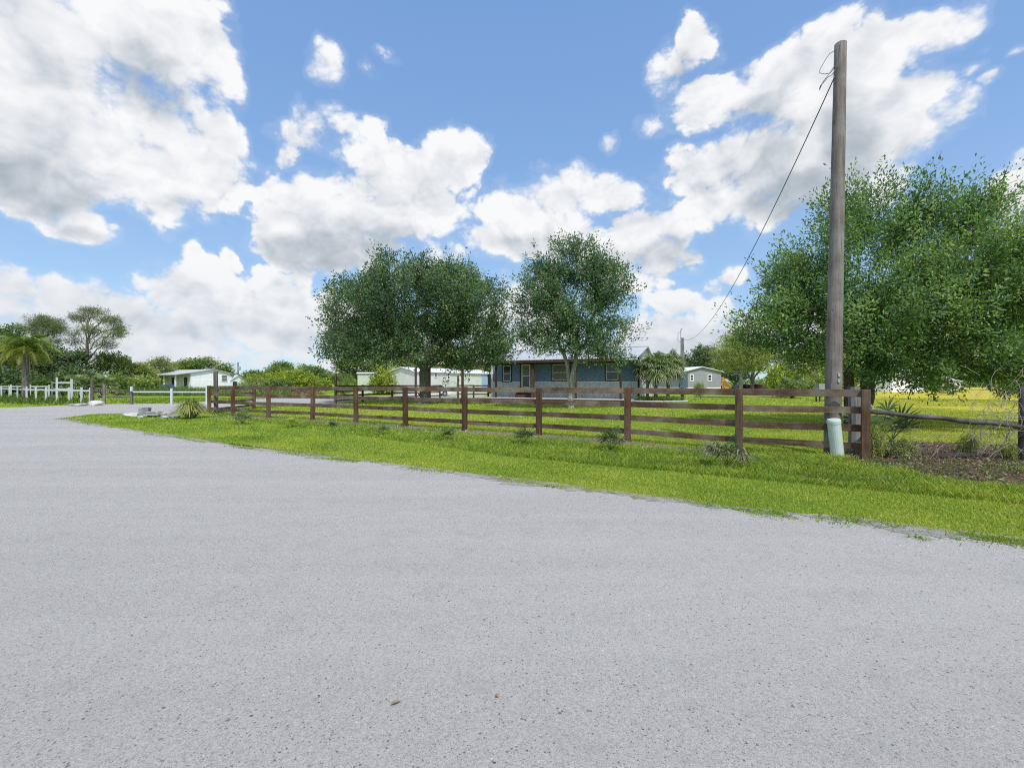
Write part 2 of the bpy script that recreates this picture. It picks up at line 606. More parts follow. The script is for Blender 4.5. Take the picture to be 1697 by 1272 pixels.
def mat_gravel():
    m, g, b = new_mat('crushed_limestone')
    p = g.pos()
    big = g.noise(p, .22, 4, .6)
    track = g.noise(g.mapping(p, (.07, .9, 1), (0, 0, R(33))), 1.0, 4, .6)
    mid = g.noise(p, 3.0, 6, .7)
    fine = g.noise(p, 75, 7, .85)
    grain = g.noise(p, 170, 3, .7)
    c = g.ramp(fine, [(.32, (.195, .188, .178)), (.5, (.348, .338, .323)), (.70, (.47, .457, .44))])
    c = g.mix(g.rng(grain, .30, .46, .75, 0), c, (.12, .115, .112))
    c = g.mix(g.rng(grain, .60, .72, 0, .5), c, (.46, .455, .46))
    c = g.mix(g.rng(track, .42, .62, 0, .26), c, (.45, .437, .42))
    c = g.mix(g.rng(mid, .52, .68, 0, .30), c, (.25, .245, .243))
    c = g.mix(g.rng(big, .5, .68, 0, .16), c, (.29, .283, .28))
    for sc, th, hard, k, seed in ((52, .90, .24, .75, 0), (110, .82, .29, .7, 5), (23, .955, .15, .8, 9)):
        v = g.node('ShaderNodeTexVoronoi')
        g.put(v.inputs['Vector'], g.vmath('ADD', p, (seed, seed * 1.7, 0)))
        v.inputs['Scale'].default_value = sc
        sepc = g.node('ShaderNodeSeparateColor')
        g.put(sepc.inputs[0], v.outputs['Color'])
        sel = g.math('MULTIPLY', g.math('GREATER_THAN', sepc.outputs[0], th), g.rng(v.outputs['Distance'], hard, hard + .08, 1, 0))
        col = g.mix(sepc.outputs[1], (.055, .053, .058), (.17, .15, .13))
        c = g.mix(g.math('MULTIPLY', sel, k), c, col)
    g.put(b.inputs['Base Color'], c)
    b.inputs['Roughness'].default_value = .95
    b.inputs['Specular IOR Level'].default_value = .15
    h = g.math('ADD', fine, g.math('MULTIPLY', grain, .6))
    h = g.math('ADD', h, g.math('MULTIPLY', mid, .6))
    g.put(b.inputs['Normal'], g.bump(h, .55, .012))
    return m


def mat_soil(name, a, bcol, dry):
    m, g, b = new_mat(name)
    p = g.pos()
    n = g.noise(p, 9, 7, .75)
    c = g.ramp(n, [(.3, a), (.55, bcol), (.75, dry)])
    c = g.mix(g.rng(g.noise(p, 2.2, 5, .7), .52, .62, 0, .6), c, (.12, .17, .02))
    g.put(b.inputs['Base Color'], c)
    b.inputs['Roughness'].default_value = .95
    b.inputs['Specular IOR Level'].default_value = .1
    g.put(b.inputs['Normal'], g.bump(g.noise(p, 30, 6, .8), .9, .03))
    return m


# one sheet to the horizon
me = bpy.data.meshes.new('ground')
xs = [-2500, -600, -150, -60, -20, 0, 20, 60, 150, 600, 2500]
ys = [-400, -60, -10, 0, 10, 25, 50, 90, 160, 400, 1200, 3000]
vs = [(x, y, 0) for y in ys for x in xs]
fs = [(j * len(xs) + i, j * len(xs) + i + 1, (j + 1) * len(xs) + i + 1, (j + 1) * len(xs) + i) for j in range(len(ys) - 1) for i in range(len(xs) - 1)]
me.from_pydata(vs, [], fs)
me.materials.append(mat_ground())
go = bpy.data.objects.new('ground', me)
link(go)
go['kind'] = 'structure'
M_GRAVEL = mat_gravel()
sheet('gravel_road', gravel_poly, .006, M_GRAVEL)

# ---------------- fence posts along the road, 2.7 m apart, from the photograph
POST_PX = [1434, 1225, 1040, 893, 770, 672, 590, 518, 445, 386, 347]
FP = [np.array([(1434 - CX) / F * 9.05, 9.05]), np.array([(1225 - CX) / F * 10.1, 10.1])]
for px in POST_PX[2:]:
    u = (px - CX) / F
    q = FP[-1]
    step = 2.68
    # |(uY, Y) - q| = step, farther root
    A = u * u + 1
    B = -2 * (u * q[0] + q[1])
    C = q @ q - step * step
    dsc = max(0, B * B - 4 * A * C)
    Y = (-B + math.sqrt(dsc)) / (2 * A)
    FP.append(np.array([u * Y, Y]))
print('fence', [(round(float(a[0]), 2), round(float(a[1]), 2)) for a in FP])

SOIL = mat_soil('fence_soil', (.10, .085, .07), (.21, .18, .15), (.30, .27, .23))
strip = [tuple(p + np.array([.10, .22])) for p in FP[1:10]]
strip2 = [tuple(p + np.array([-.40, -.85])) for p in FP[1:10]]
sheet('bare_soil', ragged(strip + strip2[::-1], .12, .24, 8), .004, SOIL)
LITTER_POLY = [gp(1405, 742), gp(1470, 733), gp(1560, 733), gp(1640, 738), gp(1750, 738), gp(1790, 815), gp(1690, 808), gp(1600, 802), gp(1530, 790), gp(1465, 775), gp(1400, 766)]
LITTER = mat_soil('leaf_mould', (.06, .044, .034), (.135, .10, .076), (.25, .20, .16))
sheet('leaf_mould', ragged(LITTER_POLY, .12, .10, 9), .005, LITTER)

# the worn margin between gravel and grass
marg = [tuple(np.array(p) + np.array([.506, .863]) * .13) for p in EDGE[1:]]
marg2 = [tuple(np.array(p) - np.array([.506, .863]) * .12) for p in EDGE[1:]]
sheet('road_margin', ragged(marg, .07, .07, 31, False) + ragged(marg2[::-1], .06, .19, 32, False), .009, mat_soil('road_margin', (.22, .21, .185), (.33, .32, .30), (.42, .41, .395)))

# ---------------- grass
M_GRASS = mat_leaf('grass_blade', (.075, .13, .020), (.235, .36, .040), (.47, .48, .09), trans=.34, rough=.6, tcol=(1.1, 1.15, .4))
gravel_np = np.asarray(gravel_poly)
e0 = np.array([4.86, 4.33])
en = np.array([.506, .863])


def hnoise(P, s, seed):
    r = np.random.default_rng(seed)
    v = np.zeros(len(P))
    for k in range(5):
        a = r.uniform(0, 6.28)
        f = s * r.uniform(.6, 1.7)
        v += np.sin((P[:, 0] * math.cos(a) + P[:, 1] * math.sin(a)) * f + r.uniform(0, 6.28))
    return v / 5


def visible(P, margin=1.15):
    return (np.abs(P[:, 0]) < P[:, 1] * 1.125 * margin + 1.0) & (P[:, 1] > 2.5)


def blades(P, h, wd, tint, lean=.5):
    n = len(P)
    a = rng.uniform(0, 2 * np.pi, n)
    base = np.c_[P, np.zeros(n)]
    side = np.c_[np.cos(a), np.sin(a), np.zeros(n)]
    ld = rng.normal(0, 1, (n, 2)) * lean
    tip = base + np.c_[ld * h[:, None], h]
    k = wd[:, None] * .5
    mid = base + (tip - base) * .55 + np.c_[np.zeros((n, 2)), h * .10]
    return np.stack([base - side * k, base + side * k, mid + side * k * .75, tip], axis=1), tint


def scatter(x0, x1, y0, y1, dens, keep):
    n = int((x1 - x0) * (y1 - y0) * dens)
    P = np.c_[rng.uniform(x0, x1, n), rng.uniform(y0, y1, n)]
    P = P[visible(P)]
    P = P[~in_poly(P, gravel_np)]
    return P[keep(P)] if keep is not None else P


fence_np = np.array([tuple(p) for p in FP])


def fence_side(P):
    """distance behind (+) or before (-) the fence line"""
    out = np.full(len(P), -1e9)
    o = np.argsort(fence_np[:, 0])
    yf = np.interp(P[:, 0], fence_np[o, 0], fence_np[o, 1], left=1e3, right=8.6)
    return P[:, 1] - yf


litter_np = np.asarray(ragged(LITTER_POLY, .12, .10, 9))
allb, allt = [], []


def add_blades(P, hmul=1.0, wmul=1.0):
    d = (P - e0) @ en
    d0 = 1.85 + .24 * np.maximum(0, -P[:, 0])
    fs_ = fence_side(P)
    tall = (d > d0) & (fs_ < -.1)
    n1 = hnoise(P, 1.6, 1)
    n2 = hnoise(P, 5.0, 2)
    n3 = hnoise(P, .45, 3)
    h = np.where(tall, .072 + .026 * n1 + .02 * n2, .030 + .010 * n2)
    edge = np.clip(1 - (d - d0) / .25, 0, 1) * tall
    h = h + .02 * edge
    h = np.where(fs_ > 0, .035 + .012 * n2, h)
    h *= rng.uniform(.55, 1.35, len(P)) * hmul
    t = .50 + .26 * n1 + .20 * n2 + .16 * n3 + rng.normal(0, .19, len(P))
    t += np.where(tall, -.08, .08)
    t += np.where((fs_ > .3), .16 + .22 * np.clip((P[:, 0] - .62 * P[:, 1] + 1) / 4, 0, 1), 0)
    t += np.where((d < .45) & (fs_ < 0), .30 * rng.random(len(P)) - .05, 0)
    dry = rng.random(len(P)) < .05 + .12 * np.clip(n3 + .6 * n2, 0, 1)
    t = np.where(dry, 1.0, np.clip(t, .02, .98))
    w = (.0045 + .0012 * P[:, 1] * .35) * wmul * rng.uniform(.7, 1.3, len(P))
    # the fence strip is thin of grass
    thin = (np.abs(fs_ + .45 + .25 * n2) < .40 + .35 * n1 + .25 * n3) & (P[:, 0] < 5.4) & (rng.random(len(P)) < .93)
    lit = in_poly(P, litter_np) & (rng.random(len(P)) < np.where(n2 + n1 > .55, .45, .97))
    k = ~(thin | lit)
    v, tt = blades(P[k], np.maximum(h[k], .008), w[k], t[k])
    allb.append(v)
    allt.append(tt)


add_blades(scatter(-6, 9, 3.5, 9.0, 3300, None))
add_blades(scatter(-10, 14, 9.0, 13.0, 1700, None), 1.0, 1.2)
add_blades(scatter(-18, 20, 13.0, 19.0, 620, None), 1.05, 1.6)
add_blades(scatter(-30, 26, 19.0, 30.0, 190, None), 1.15, 2.6)
add_blades(scatter(-44, 44, 30.0, 48.0, 50, None), 1.3, 4.5)
# stray tufts creeping over the gravel edge
n = 14000
tt = rng.random(n)
seg = rng.integers(2, len(EDGE) - 1, n)
E = np.asarray(EDGE)
P = E[seg] + (E[seg + 1] - E[seg]) * tt[:, None] - en * np.abs(rng.normal(0, .13, n))[:, None]
cl = hnoise(P, 4.0, 21) > .12
P = P[cl]
v, t_ = blades(P, .028 * rng.uniform(.5, 1.4, len(P)), .006 + .0006 * P[:, 1], np.clip(rng.normal(.42, .2, len(P)), 0, 1), .8)
allb.append(v)
allt.append(t_)
for cx, cy, n, r in (*[(*gp(a, b_), n_, r_) for a, b_, n_, r_ in ((1397, 862, 260, .17), (1480, 872, 90, .12), (1290, 850, 60, .10), (1522, 893, 50, .06), (1285, 852, 50, .08), (1180, 840, 60, .1), (1620, 893, 160, .16))],):
    P = np.c_[rng.normal(cx, r, n), rng.normal(cy, r * .7, n)]
    v, t_ = blades(P, .045 * rng.uniform(.5, 1.3, n), np.full(n, .009), np.clip(rng.normal(.35, .15, n), 0, 1), .9)
    allb.append(v)
    allt.append(t_)
gr = np_mesh('grass', np.concatenate(allb), 4, M_GRASS, tint=np.concatenate(allt))
tag(gr, 'short green grass of the road verge and the lawn', 'grass', kind='stuff')

# ---------------- loose stones on the road
def stones(P, size, tint, mat, name, z=.006):
    n = len(P)
    o = np.array([[1, 0, 0], [0, 1, 0], [-1, 0, 0], [0, -1, 0], [0, 0, 1]], float)
    v = np.repeat(o[None], n, 0) * rng.uniform(.55, 1.15, (n, 5, 1))
    v[:, :, 2] *= .6
    a = rng.uniform(0, 6.28, n)
    ca, sa = np.cos(a), np.sin(a)
    x = v[:, :, 0] * ca[:, None] - v[:, :, 1] * sa[:, None]
    y = (v[:, :, 0] * sa[:, None] + v[:, :, 1] * ca[:, None]) * .75
    v = np.stack([x, y, v[:, :, 2]], -1) * size[:, None, None]
    v[:, :, :2] += P[:, None, :]
    v[:, :, 2] += z
    tri = np.stack([v[:, [i, (i + 1) % 4, 4]] for i in range(4)], 1).reshape(-1, 3, 3)
    return np_mesh(name, tri, 3, mat, tint=np.repeat(tint, 4))


M_STONE = mat_leaf('road_stone', (.045, .044, .047), (.28, .275, .28), (.50, .49, .48), trans=0.0, rough=.9)
n = 26000
Y = rng.uniform(1.6, 15, n) ** 1.0
P = np.c_[rng.uniform(-1.2, 1.2, n) * Y, Y]
k = in_poly(P, gravel_np) & (hnoise(P, 2.2, 41) + rng.normal(0, .5, n) > .1)
P = P[k]
# thicker along the verge
m2 = 9000
seg = rng.integers(1, len(EDGE) - 1, m2)
tt = rng.random(m2)
Q = E[seg] + (E[seg + 1] - E[seg]) * tt[:, None] - en * np.abs(rng.normal(.25, .5, m2))[:, None]
Q = Q[visible(Q)]
P = np.r_[P, Q]
size = np.clip(rng.lognormal(-5.6, .42, len(P)), .002, .014)
st = stones(P, size, np.clip(np.where(rng.random(len(P)) < .40, rng.normal(.12, .1, len(P)), rng.normal(.6, .18, len(P))), 0, 1), M_STONE, 'gravel')
tag(st, 'loose grey stones scattered on the white gravel road', 'gravel', kind='stuff')

# ---------------- dry leaves and twigs on the bare patch at the right
M_DRY = mat_leaf('dry_leaf', (.035, .022, .015), (.16, .105, .07), (.42, .33, .25), trans=.1, rough=.8)
n = 19000
x0, y0 = litter_np.min(0)
x1, y1 = litter_np.max(0)
P = np.c_[rng.uniform(x0, x1, n), rng.uniform(y0, y1, n)]
P = P[in_poly(P, litter_np)]
extra = np.c_[rng.uniform(4.6, 8.6, 900), rng.uniform(7.2, 9.6, 900)]
P = np.r_[P, extra]
n = len(P)
ax = rng.normal(0, 1, (n, 3))
ax[:, 2] *= .25
nr = rng.normal(0, .45, (n, 3)) + [0, 0, 1]
v = leaf_quads(np.c_[P, rng.uniform(.012, .05, n)], ax, nr, rng.uniform(.03, .08, n), rng.uniform(.012, .03, n))
lo = np_mesh('leaf_litter', v, 4, M_DRY, tint=np.clip(rng.beta(1.3, 1.9, n), 0, 1))
tag(lo, 'brown dead leaves and bark covering the bare patch by the log rail', 'leaf litter', kind='stuff')
# ------------------------------------------------------------------ trees
def rand_dir(r, n):
    return unit(r.normal(0, 1, (n, 3)))


def tree_mesh(seed, h0, blobs, n_attr, trunk_r, leaf, twig=.6, per=55, lean=(0, 0), forks=None, shell=.45, flare=1.35, up=.3, wood=True, spray=.13, sag=0.0, trunk_pts=None, sides=7, min_r=.007, clump=0.0, wexp=.56, start_at=None):
    """a branching skeleton grown into the blobs (cx,cy,cz,rx,ry,rz,weight); returns (MB of wood, leaf quads, tints)"""
    r = np.random.default_rng(seed)
    bl = np.array([b[:6] for b in blobs], float)
    wt = np.array([b[6] if len(b) > 6 else b[3] * b[4] * b[5] for b in blobs])
    wt = wt / wt.sum()
    idx = r.choice(len(bl), n_attr, p=wt)
    d = rand_dir(r, n_attr)
    rad = shell + (1 - shell) * r.random(n_attr) ** .6
    ph = r.uniform(0, 6.28, 6)
    lump = 1 + .10 * np.sin(d[:, 0] * 5 + ph[0]) + .10 * np.sin(d[:, 1] * 5 + ph[1] + d[:, 2] * 3) + .12 * np.sin(d[:, 2] * 6 + ph[2] + d[:, 0] * 4)
    A = bl[idx, :3] + d * bl[idx, 3:] * (rad * lump)[:, None]
    ccen = A.copy()
    if clump > 0:
        # bunch the twigs: leaves gaps between bunches
        c = A[r.choice(n_attr, max(4, n_attr // 34), replace=False)]
        j = np.argmin(((A[:, None] - c[None]) ** 2).sum(-1), 1)
        ccen = c[j]
        A = A + (c[j] - A) * clump
        A += r.normal(0, .12, A.shape)
    nodes = [np.zeros(3)]
    par = [-1]
    # trunk
    tp = trunk_pts or [(lean[0] * t * h0, lean[1] * t * h0, h0 * t) for t in (.25, .5, .75, 1.0)]
    for p in tp:
        nodes.append(np.array(p, float) + np.r_[r.normal(0, .015 * h0, 2), 0])
        par.append(len(nodes) - 2)
    top = len(nodes) - 1
    start = (len(nodes) - 1) if start_at is None else start_at
    pl = [0.0] * len(nodes)
    for i in range(1, len(nodes)):
        pl[i] = pl[i - 1] + np.linalg.norm(nodes[i] - nodes[i - 1])
    # main limbs
    for f in (forks or []):
        a = nodes[f[3] if len(f) > 3 else top]
        e = np.array(f[:3], float)
        base = f[3] if len(f) > 3 else top
        last = base
        for t in (.2, .4, .6, .8, 1.0):
            q = a + (e - a) * t + np.array([0, 0, math.sin(math.pi * t) * .08 * np.linalg.norm(e - a)]) + r.normal(0, .03, 3) * np.linalg.norm(e - a)
            nodes.append(q)
            par.append(last)
            pl.append(pl[last] + np.linalg.norm(q - nodes[last]))
            last = len(nodes) - 1
    order = np.argsort(((A - nodes[top]) ** 2).sum(1))
    N = np.zeros((n_attr * 5 + 80, 3))
    L = np.zeros(len(N))
    k = len(nodes)
    N[:k] = nodes
    L[:k] = pl
    tips = []
    for i in order:
        p = A[i]
        dist = np.sqrt(((N[start:k] - p) ** 2).sum(1))
        cost = dist + .35 * L[start:k] + np.where(N[start:k, 2] > p[2] + .3, .6 * (N[start:k, 2] - p[2]), 0)
        b = start + int(np.argmin(cost))
        a = N[b].copy()
        ln = np.linalg.norm(p - a)
        m = 3 if ln > 1.2 else 2
        last = b
        for t in range(1, m + 1):
            s = t / m
            q = a + (p - a) * s
            if t < m:
                q = q + np.array([0, 0, .09 * ln * math.sin(math.pi * s)]) + r.normal(0, .05, 3) * ln
            else:
                q[2] -= sag * ln
            N[k] = q
            par.append(last)
            L[k] = L[last] + np.linalg.norm(q - N[last])
            last = k
            k += 1
        tips.append((last, b))
    N = N[:k]
    par = np.array(par)
    cnt = np.zeros(k)
    for t, _ in tips:
        cnt[t] += 1
    for i in range(k - 1, 0, -1):
        cnt[par[i]] += cnt[i]
    rr = np.maximum(trunk_r * (cnt / cnt[0]) ** .52, min_r)
    kids = [[] for _ in range(k)]
    for i in range(1, k):
        kids[par[i]].append(i)
    mb = MB()
    if wood:
        stack = [(0, None)]
        while stack:
            s, pre = stack.pop()
            chain = ([pre] if pre is not None else []) + [s]
            cur = s
            while kids[cur]:
                ch = sorted(kids[cur], key=lambda c: -cnt[c])
                for o in ch[1:]:
                    stack.append((o, cur))
                cur = ch[0]
                chain.append(cur)
            if len(chain) < 2:
                continue
            pts = [N[c] for c in chain]
            rad = [rr[c] for c in chain]
            if pre is not None:
                rad[0] = rad[1] * 1.05
            elif flare:
                rad[0] *= flare
                g0 = N[0] + (N[1] - N[0]) * .12
                pts.insert(1, g0)
                rad.insert(1, rad[1] * 1.08)
            mx = max(rad)
            mb.tube(pts, rad, sides + 3 if mx > .12 else (5 if mx > .03 else 3), cap=False)
    T = np.array([t for t, _ in tips])
    P = N[T]
    back = N[par[T]]
    cen = (bl[:, :3] * wt[:, None]).sum(0)
    out = unit(P - cen)
    dr = unit(unit(P - back) * .7 + out * .45 + r.normal(0, .35, P.shape) + np.array([0, 0, up]))
    lens = twig * r.uniform(.5, 1.4, len(P)) * np.where(r.random(len(P)) < .10, 1.3, 1.0)
    ll, lw = leaf
    n = len(P)
    t = r.uniform(-.35, 1.0, (n, per))
    off = r.normal(0, spray, (n, per, 3)) * (1.15 - np.clip(t, 0, 1) * .75)[..., None] * twig * 1.6
    pos = P[:, None] + dr[:, None] * (lens[:, None] * t)[..., None] + off
    pos[..., 2] -= sag * np.clip(t, 0, 1) ** 2 * .3
    ax = unit(dr[:, None] * .7 + unit(off) * .7 + r.normal(0, .45, off.shape))
    cc = np.zeros((k, 3))
    cc[T] = ccen[order]
    o1 = unit(pos - (cc[T] - np.array([0, 0, .25]))[:, None])
    o2 = unit(pos - cen)
    nrm = r.normal(0, .38, off.shape) + o1 * .75 + o2 * .35 + np.array([0, 0, .45])
    keep = r.random((n, per)) < (.55 + .45 * r.random((n, 1)))
    keep &= r.random((n, per)) < 1.15 - .35 * np.clip(t, 0, 1)
    pos, ax, nrm = pos[keep], ax[keep], nrm[keep]
    q = leaf_quads(pos, ax, nrm, ll * r.uniform(.6, 1.3, len(pos)), lw * r.uniform(.7, 1.25, len(pos)))
    bt = dict()
    for row in map(tuple, np.round(ccen[order], 3)):
        bt.setdefault(row, r.normal(0, .08))
    bough = np.array([bt[row] for row in map(tuple, np.round(ccen[order], 3))])
    tw = np.repeat(r.normal(0, .11, (n, 1)) + (bough[:, None] if clump else 0), per, 1)[keep]
    tint = np.clip(.48 + tw + r.normal(0, .17, len(pos)), 0, 1)
    young = np.repeat(r.random((n, 1)) < .05, per, 1)[keep] & (r.random(len(pos)) < .55)
    tint = np.where(young, .95, tint)
    return mb, q, tint


def mat_bark(name, a, b_, c):
    m, g, b = new_mat(name)
    o = g.obj()
    n = g.noise(g.mapping(o, (9, 9, 2.2)), 1.0, 6, .7, dist=.6)
    col = g.ramp(n, [(.3, a), (.5, b_), (.72, c)])
    g.put(b.inputs['Base Color'], col)
    b.inputs['Roughness'].default_value = .9
    b.inputs['Specular IOR Level'].default_value = .15
    g.put(b.inputs['Normal'], g.bump(n, .9, .03))
    return m


BARK_OAK = mat_bark('oak_bark', (.055, .048, .042), (.14, .125, .112), (.25, .235, .215))
BARK_PALE = mat_bark('pale_bark', (.11, .10, .09), (.25, .235, .215), (.40, .385, .36))
BARK_DARK = mat_bark('dark_bark', (.03, .026, .022), (.075, .065, .056), (.14, .125, .11))
BARK_PINE = mat_bark('pine_bark', (.09, .06, .045), (.19, .135, .105), (.28, .22, .18))
LEAF_OAK = mat_leaf('oak_leaf', (.042, .080, .042), (.100, .188, .088), (.27, .33, .12), .38)
LEAF_OAK2 = mat_leaf('young_oak_leaf', (.048, .098, .050), (.116, .214, .102), (.28, .34, .13), .38)
LEAF_LAUREL = mat_leaf('laurel_oak_leaf', (.052, .112, .046), (.145, .270, .098), (.37, .45, .13), .43)
LEAF_LIME = mat_leaf('pale_leaf', (.12, .16, .045), (.36, .42, .12), (.56, .58, .18), .42)
LEAF_YEL = mat_leaf('yellow_leaf', (.13, .19, .025), (.33, .41, .05), (.54, .58, .09), .40)
LEAF_MID = mat_leaf('mid_leaf', (.065, .115, .036), (.19, .285, .080), (.36, .43, .11), .40)
LEAF_DK = mat_leaf('dark_leaf', (.038, .072, .036), (.105, .178, .070), (.22, .28, .09), .34)
LEAF_GREY = mat_leaf('grey_leaf', (.095, .13, .05), (.27, .33, .12), (.45, .48, .20), .38)
LEAF_PINE = mat_leaf('pine_needle', (.055, .085, .035), (.15, .205, .078), (.28, .31, .12), .28)


def tree(name, label, loc, mb, q, tint, bark, leafm, rz=0.0, group=None, cat='tree'):
    t = thing(name, label, cat, loc, rz, group)
    if mb.v:
        mb.build('trunk', bark, t, smooth=True)
    np_mesh('crown', q, 4, leafm, t, tint)
    return t


# the spreading live oak beyond the fence
Z1 = 35.4
t1 = G(704, Z1)
s = Z1 / F


def cb(px, py, dy, rx, ry, rz, Z, base):
    """crown blob: photo pixels -> metres about the trunk base"""
    p = W(px, py, Z) - base
    k = Z / F
    return (p.x, dy, p.z, rx * k, ry, rz * k)


bl = [cb(690, 500, 0, 105, 5.0, 62, Z1, t1), cb(600, 520, .5, 62, 3.8, 55, Z1, t1), cb(780, 520, -.5, 62, 4.0, 60, Z1, t1), cb(650, 570, 0, 105, 4.5, 34, Z1, t1),
      cb(770, 575, 0, 70, 4.0, 34, Z1, t1), cb(728, 468, 0, 60, 3.0, 34, Z1, t1), cb(566, 565, 0, 24, 2.4, 34, Z1, t1), cb(822, 548, 0, 18, 2.0, 38, Z1, t1), cb(624, 484, 0, 40, 2.5, 28, Z1, t1), cb(735, 448, 0, 22, 1.5, 16, Z1, t1), cb(600, 588, -1.5, 56, 3.0, 22, Z1, t1), cb(690, 588, -3.2, 60, 1.6, 22, Z1, t1), cb(780, 592, -1.0, 54, 3.0, 22, Z1, t1), cb(820, 590, 0, 24, 2, 20, Z1, t1)]
mb, q, ti = tree_mesh(3, 2.4, bl, 2400, .42, (.19, .095), twig=1.05, per=64, shell=.45, up=.5, forks=[(-3.2, .4, 5.2), (-.8, -.6, 6.2), (2.3, .4, 5.8), (3.6, -.8, 4.4), (-1.5, 2.6, 5.5)], spray=.13, clump=.26)
tree('oak_tree', 'wide dark green oak with a spreading low crown, left of the blue house', t1, mb, q, ti, BARK_OAK, LEAF_OAK)

# the narrower oak before the house
Z2 = 27.6
t2 = G(946, Z2)
bl = [cb(955, 500, 0, 72, 2.6, 70, Z2, t2), cb(955, 440, 0, 62, 2.0, 38, Z2, t2), cb(900, 490, 0, 46, 2.0, 50, Z2, t2), cb(1010, 475, 0, 46, 2.0, 46, Z2, t2),
      cb(1030, 535, 0, 36, 1.6, 20, Z2, t2), cb(890, 560, 0, 40, 1.8, 26, Z2, t2), cb(980, 570, 0, 60, 2.0, 26, Z2, t2), cb(955, 416, 0, 20, 1.0, 14, Z2, t2), cb(870, 535, 0, 16, 1.2, 30, Z2, t2), cb(1010, 590, 0, 30, 1.6, 14, Z2, t2), cb(948, 560, -1.2, 60, 1.0, 40, Z2, t2), cb(915, 540, -1.0, 40, 1.0, 40, Z2, t2)]
mb, q, ti = tree_mesh(8, 1.25, bl, 1400, .185, (.14, .075), twig=.78, per=54, shell=.35, forks=[(-.75, .1, 4.4), (.25, -.2, 4.6), (.95, .3, 4.2)], spray=.12, clump=.26, up=.3, sag=.05)
tree('oak_tree', 'slim pale-trunked oak with an airy crown, standing in front of the blue house', t2, mb, q, ti, BARK_PALE, LEAF_OAK2)

# the big laurel oak at the right, two trunks
Z3 = 15.6
t3 = G(1430, Z3)
bl = [cb(1500, 470, 0, 190, 3.6, 110, Z3, t3), cb(1400, 540, -.3, 150, 3.4, 62, Z3, t3), cb(1330, 470, 0, 60, 2.2, 70, Z3, t3), cb(1620, 500, 0, 150, 3.6, 100, Z3, t3), cb(1300, 500, 0, 70, 2.0, 42, Z3, t3),
      cb(1555, 372, 0, 92, 2.4, 60, Z3, t3), cb(1370, 392, 0, 45, 1.8, 60, Z3, t3), cb(1480, 352, 0, 60, 2.0, 42, Z3, t3), cb(1690, 435, 0, 60, 2.4, 62, Z3, t3), cb(1610, 598, 0, 130, 3.0, 42, Z3, t3), cb(1450, 585, 0, 110, 2.8, 42, Z3, t3), cb(1690, 606, -.2, 60, 2.2, 38, Z3, t3), cb(1480, 592, -1.6, 70, 1.0, 36, Z3, t3), cb(1560, 596, -1.6, 60, 1.0, 36, Z3, t3), cb(1400, 592, -1.4, 50, 1.0, 34, Z3, t3), cb(1635, 622, -1.2, 40, 1.0, 26, Z3, t3), cb(1430, 604, -1.2, 55, .9, 26, Z3, t3), cb(1680, 628, -.8, 40, 1.0, 22, Z3, t3), cb(1270, 545, .4, 50, 1.6, 34, Z3, t3), cb(1780, 520, 0, 70, 3, 90, Z3, t3),
      cb(1580, 318, 0, 34, 1.2, 22, Z3, t3), cb(1490, 312, 0, 40, 1.2, 18, Z3, t3), cb(1640, 345, 0, 40, 1.3, 22, Z3, t3), cb(1362, 335, 0, 28, 1.2, 18, Z3, t3)]
mb, q, ti = tree_mesh(21, 2.1, bl, 4000, .20, (.125, .050), twig=.80, per=58, shell=.34, lean=(.15, 0), forks=[(-2.2, .2, 4.6), (-.2, -.5, 5.2), (1.8, .3, 5.4), (3.6, 0, 4.4), (.8, 1.6, 4.8)], spray=.105, up=.6, clump=.42, wexp=.66)
# second stem from the ground
mb.tube([(-.36, .1, 0), (-.38, .12, .8), (-.42, .1, 1.8), (-.8, .1, 3.0), (-1.4, .2, 4.2)], [.2, .165, .15, .12, .06], 9, cap=False)
tree('laurel_oak', 'large bushy green oak with two trunks behind the utility pole', t3, mb, q, ti, BARK_DARK, LEAF_LAUREL)
# ------------------------------------------------------------------ fences, gates, poles
WOOD_BROWN = mat_wood('stained_board', (.042, .025, .013), (.135, .083, .047), (.21, .175, .14), .8)
WOOD_POST = mat_wood('stained_post', (.038, .020, .011), (.128, .072, .038), (.17, .14, .11), .45, axis=2)
WOOD_GREYP = mat_wood('weathered_post', (.055, .05, .045), (.17, .155, .14), (.25, .24, .22), .6, axis=2)
WOOD_LOG = mat_wood('weathered_log', (.025, .022, .02), (.09, .08, .072), (.22, .21, .195), .8)
WOOD_POLE = mat_wood('utility_pole_wood', (.075, .065, .058), (.180, .160, .145), (.225, .215, .205), .6, axis=2)
WHITE_PAINT = mat_plain('white_paint', (.52, .54, .57), .5, .05, 3, .1)
GALV = mat_plain('galvanised_steel', (.42, .44, .46), .45, .15, 6, .05, metal=.6)
DARK_METAL = mat_plain('dark_metal', (.06, .06, .065), .5, .1, 6, .05, metal=.4)
RAIL_Z = [(1.245, 1.395), (.895, 1.03), (.545, .685), (.195, .325)]
rf = random.Random(4)


def v2(p, z=0.0):
    return Vector((float(p[0]), float(p[1]), z))


def post(parent, p, o, z, w=.14, rot=0.0, mat=None, lean=True):
    b = MB().box(-w / 2, w / 2, -w / 2, w / 2, -.3, z, .008)
    r = (rf.uniform(-.012, .012), rf.uniform(-.012, .012), rot + rf.uniform(-.05, .05)) if lean else (0, 0, rot)
    return b.build('post', mat or WOOD_POST, parent, v2(p) - o, r)


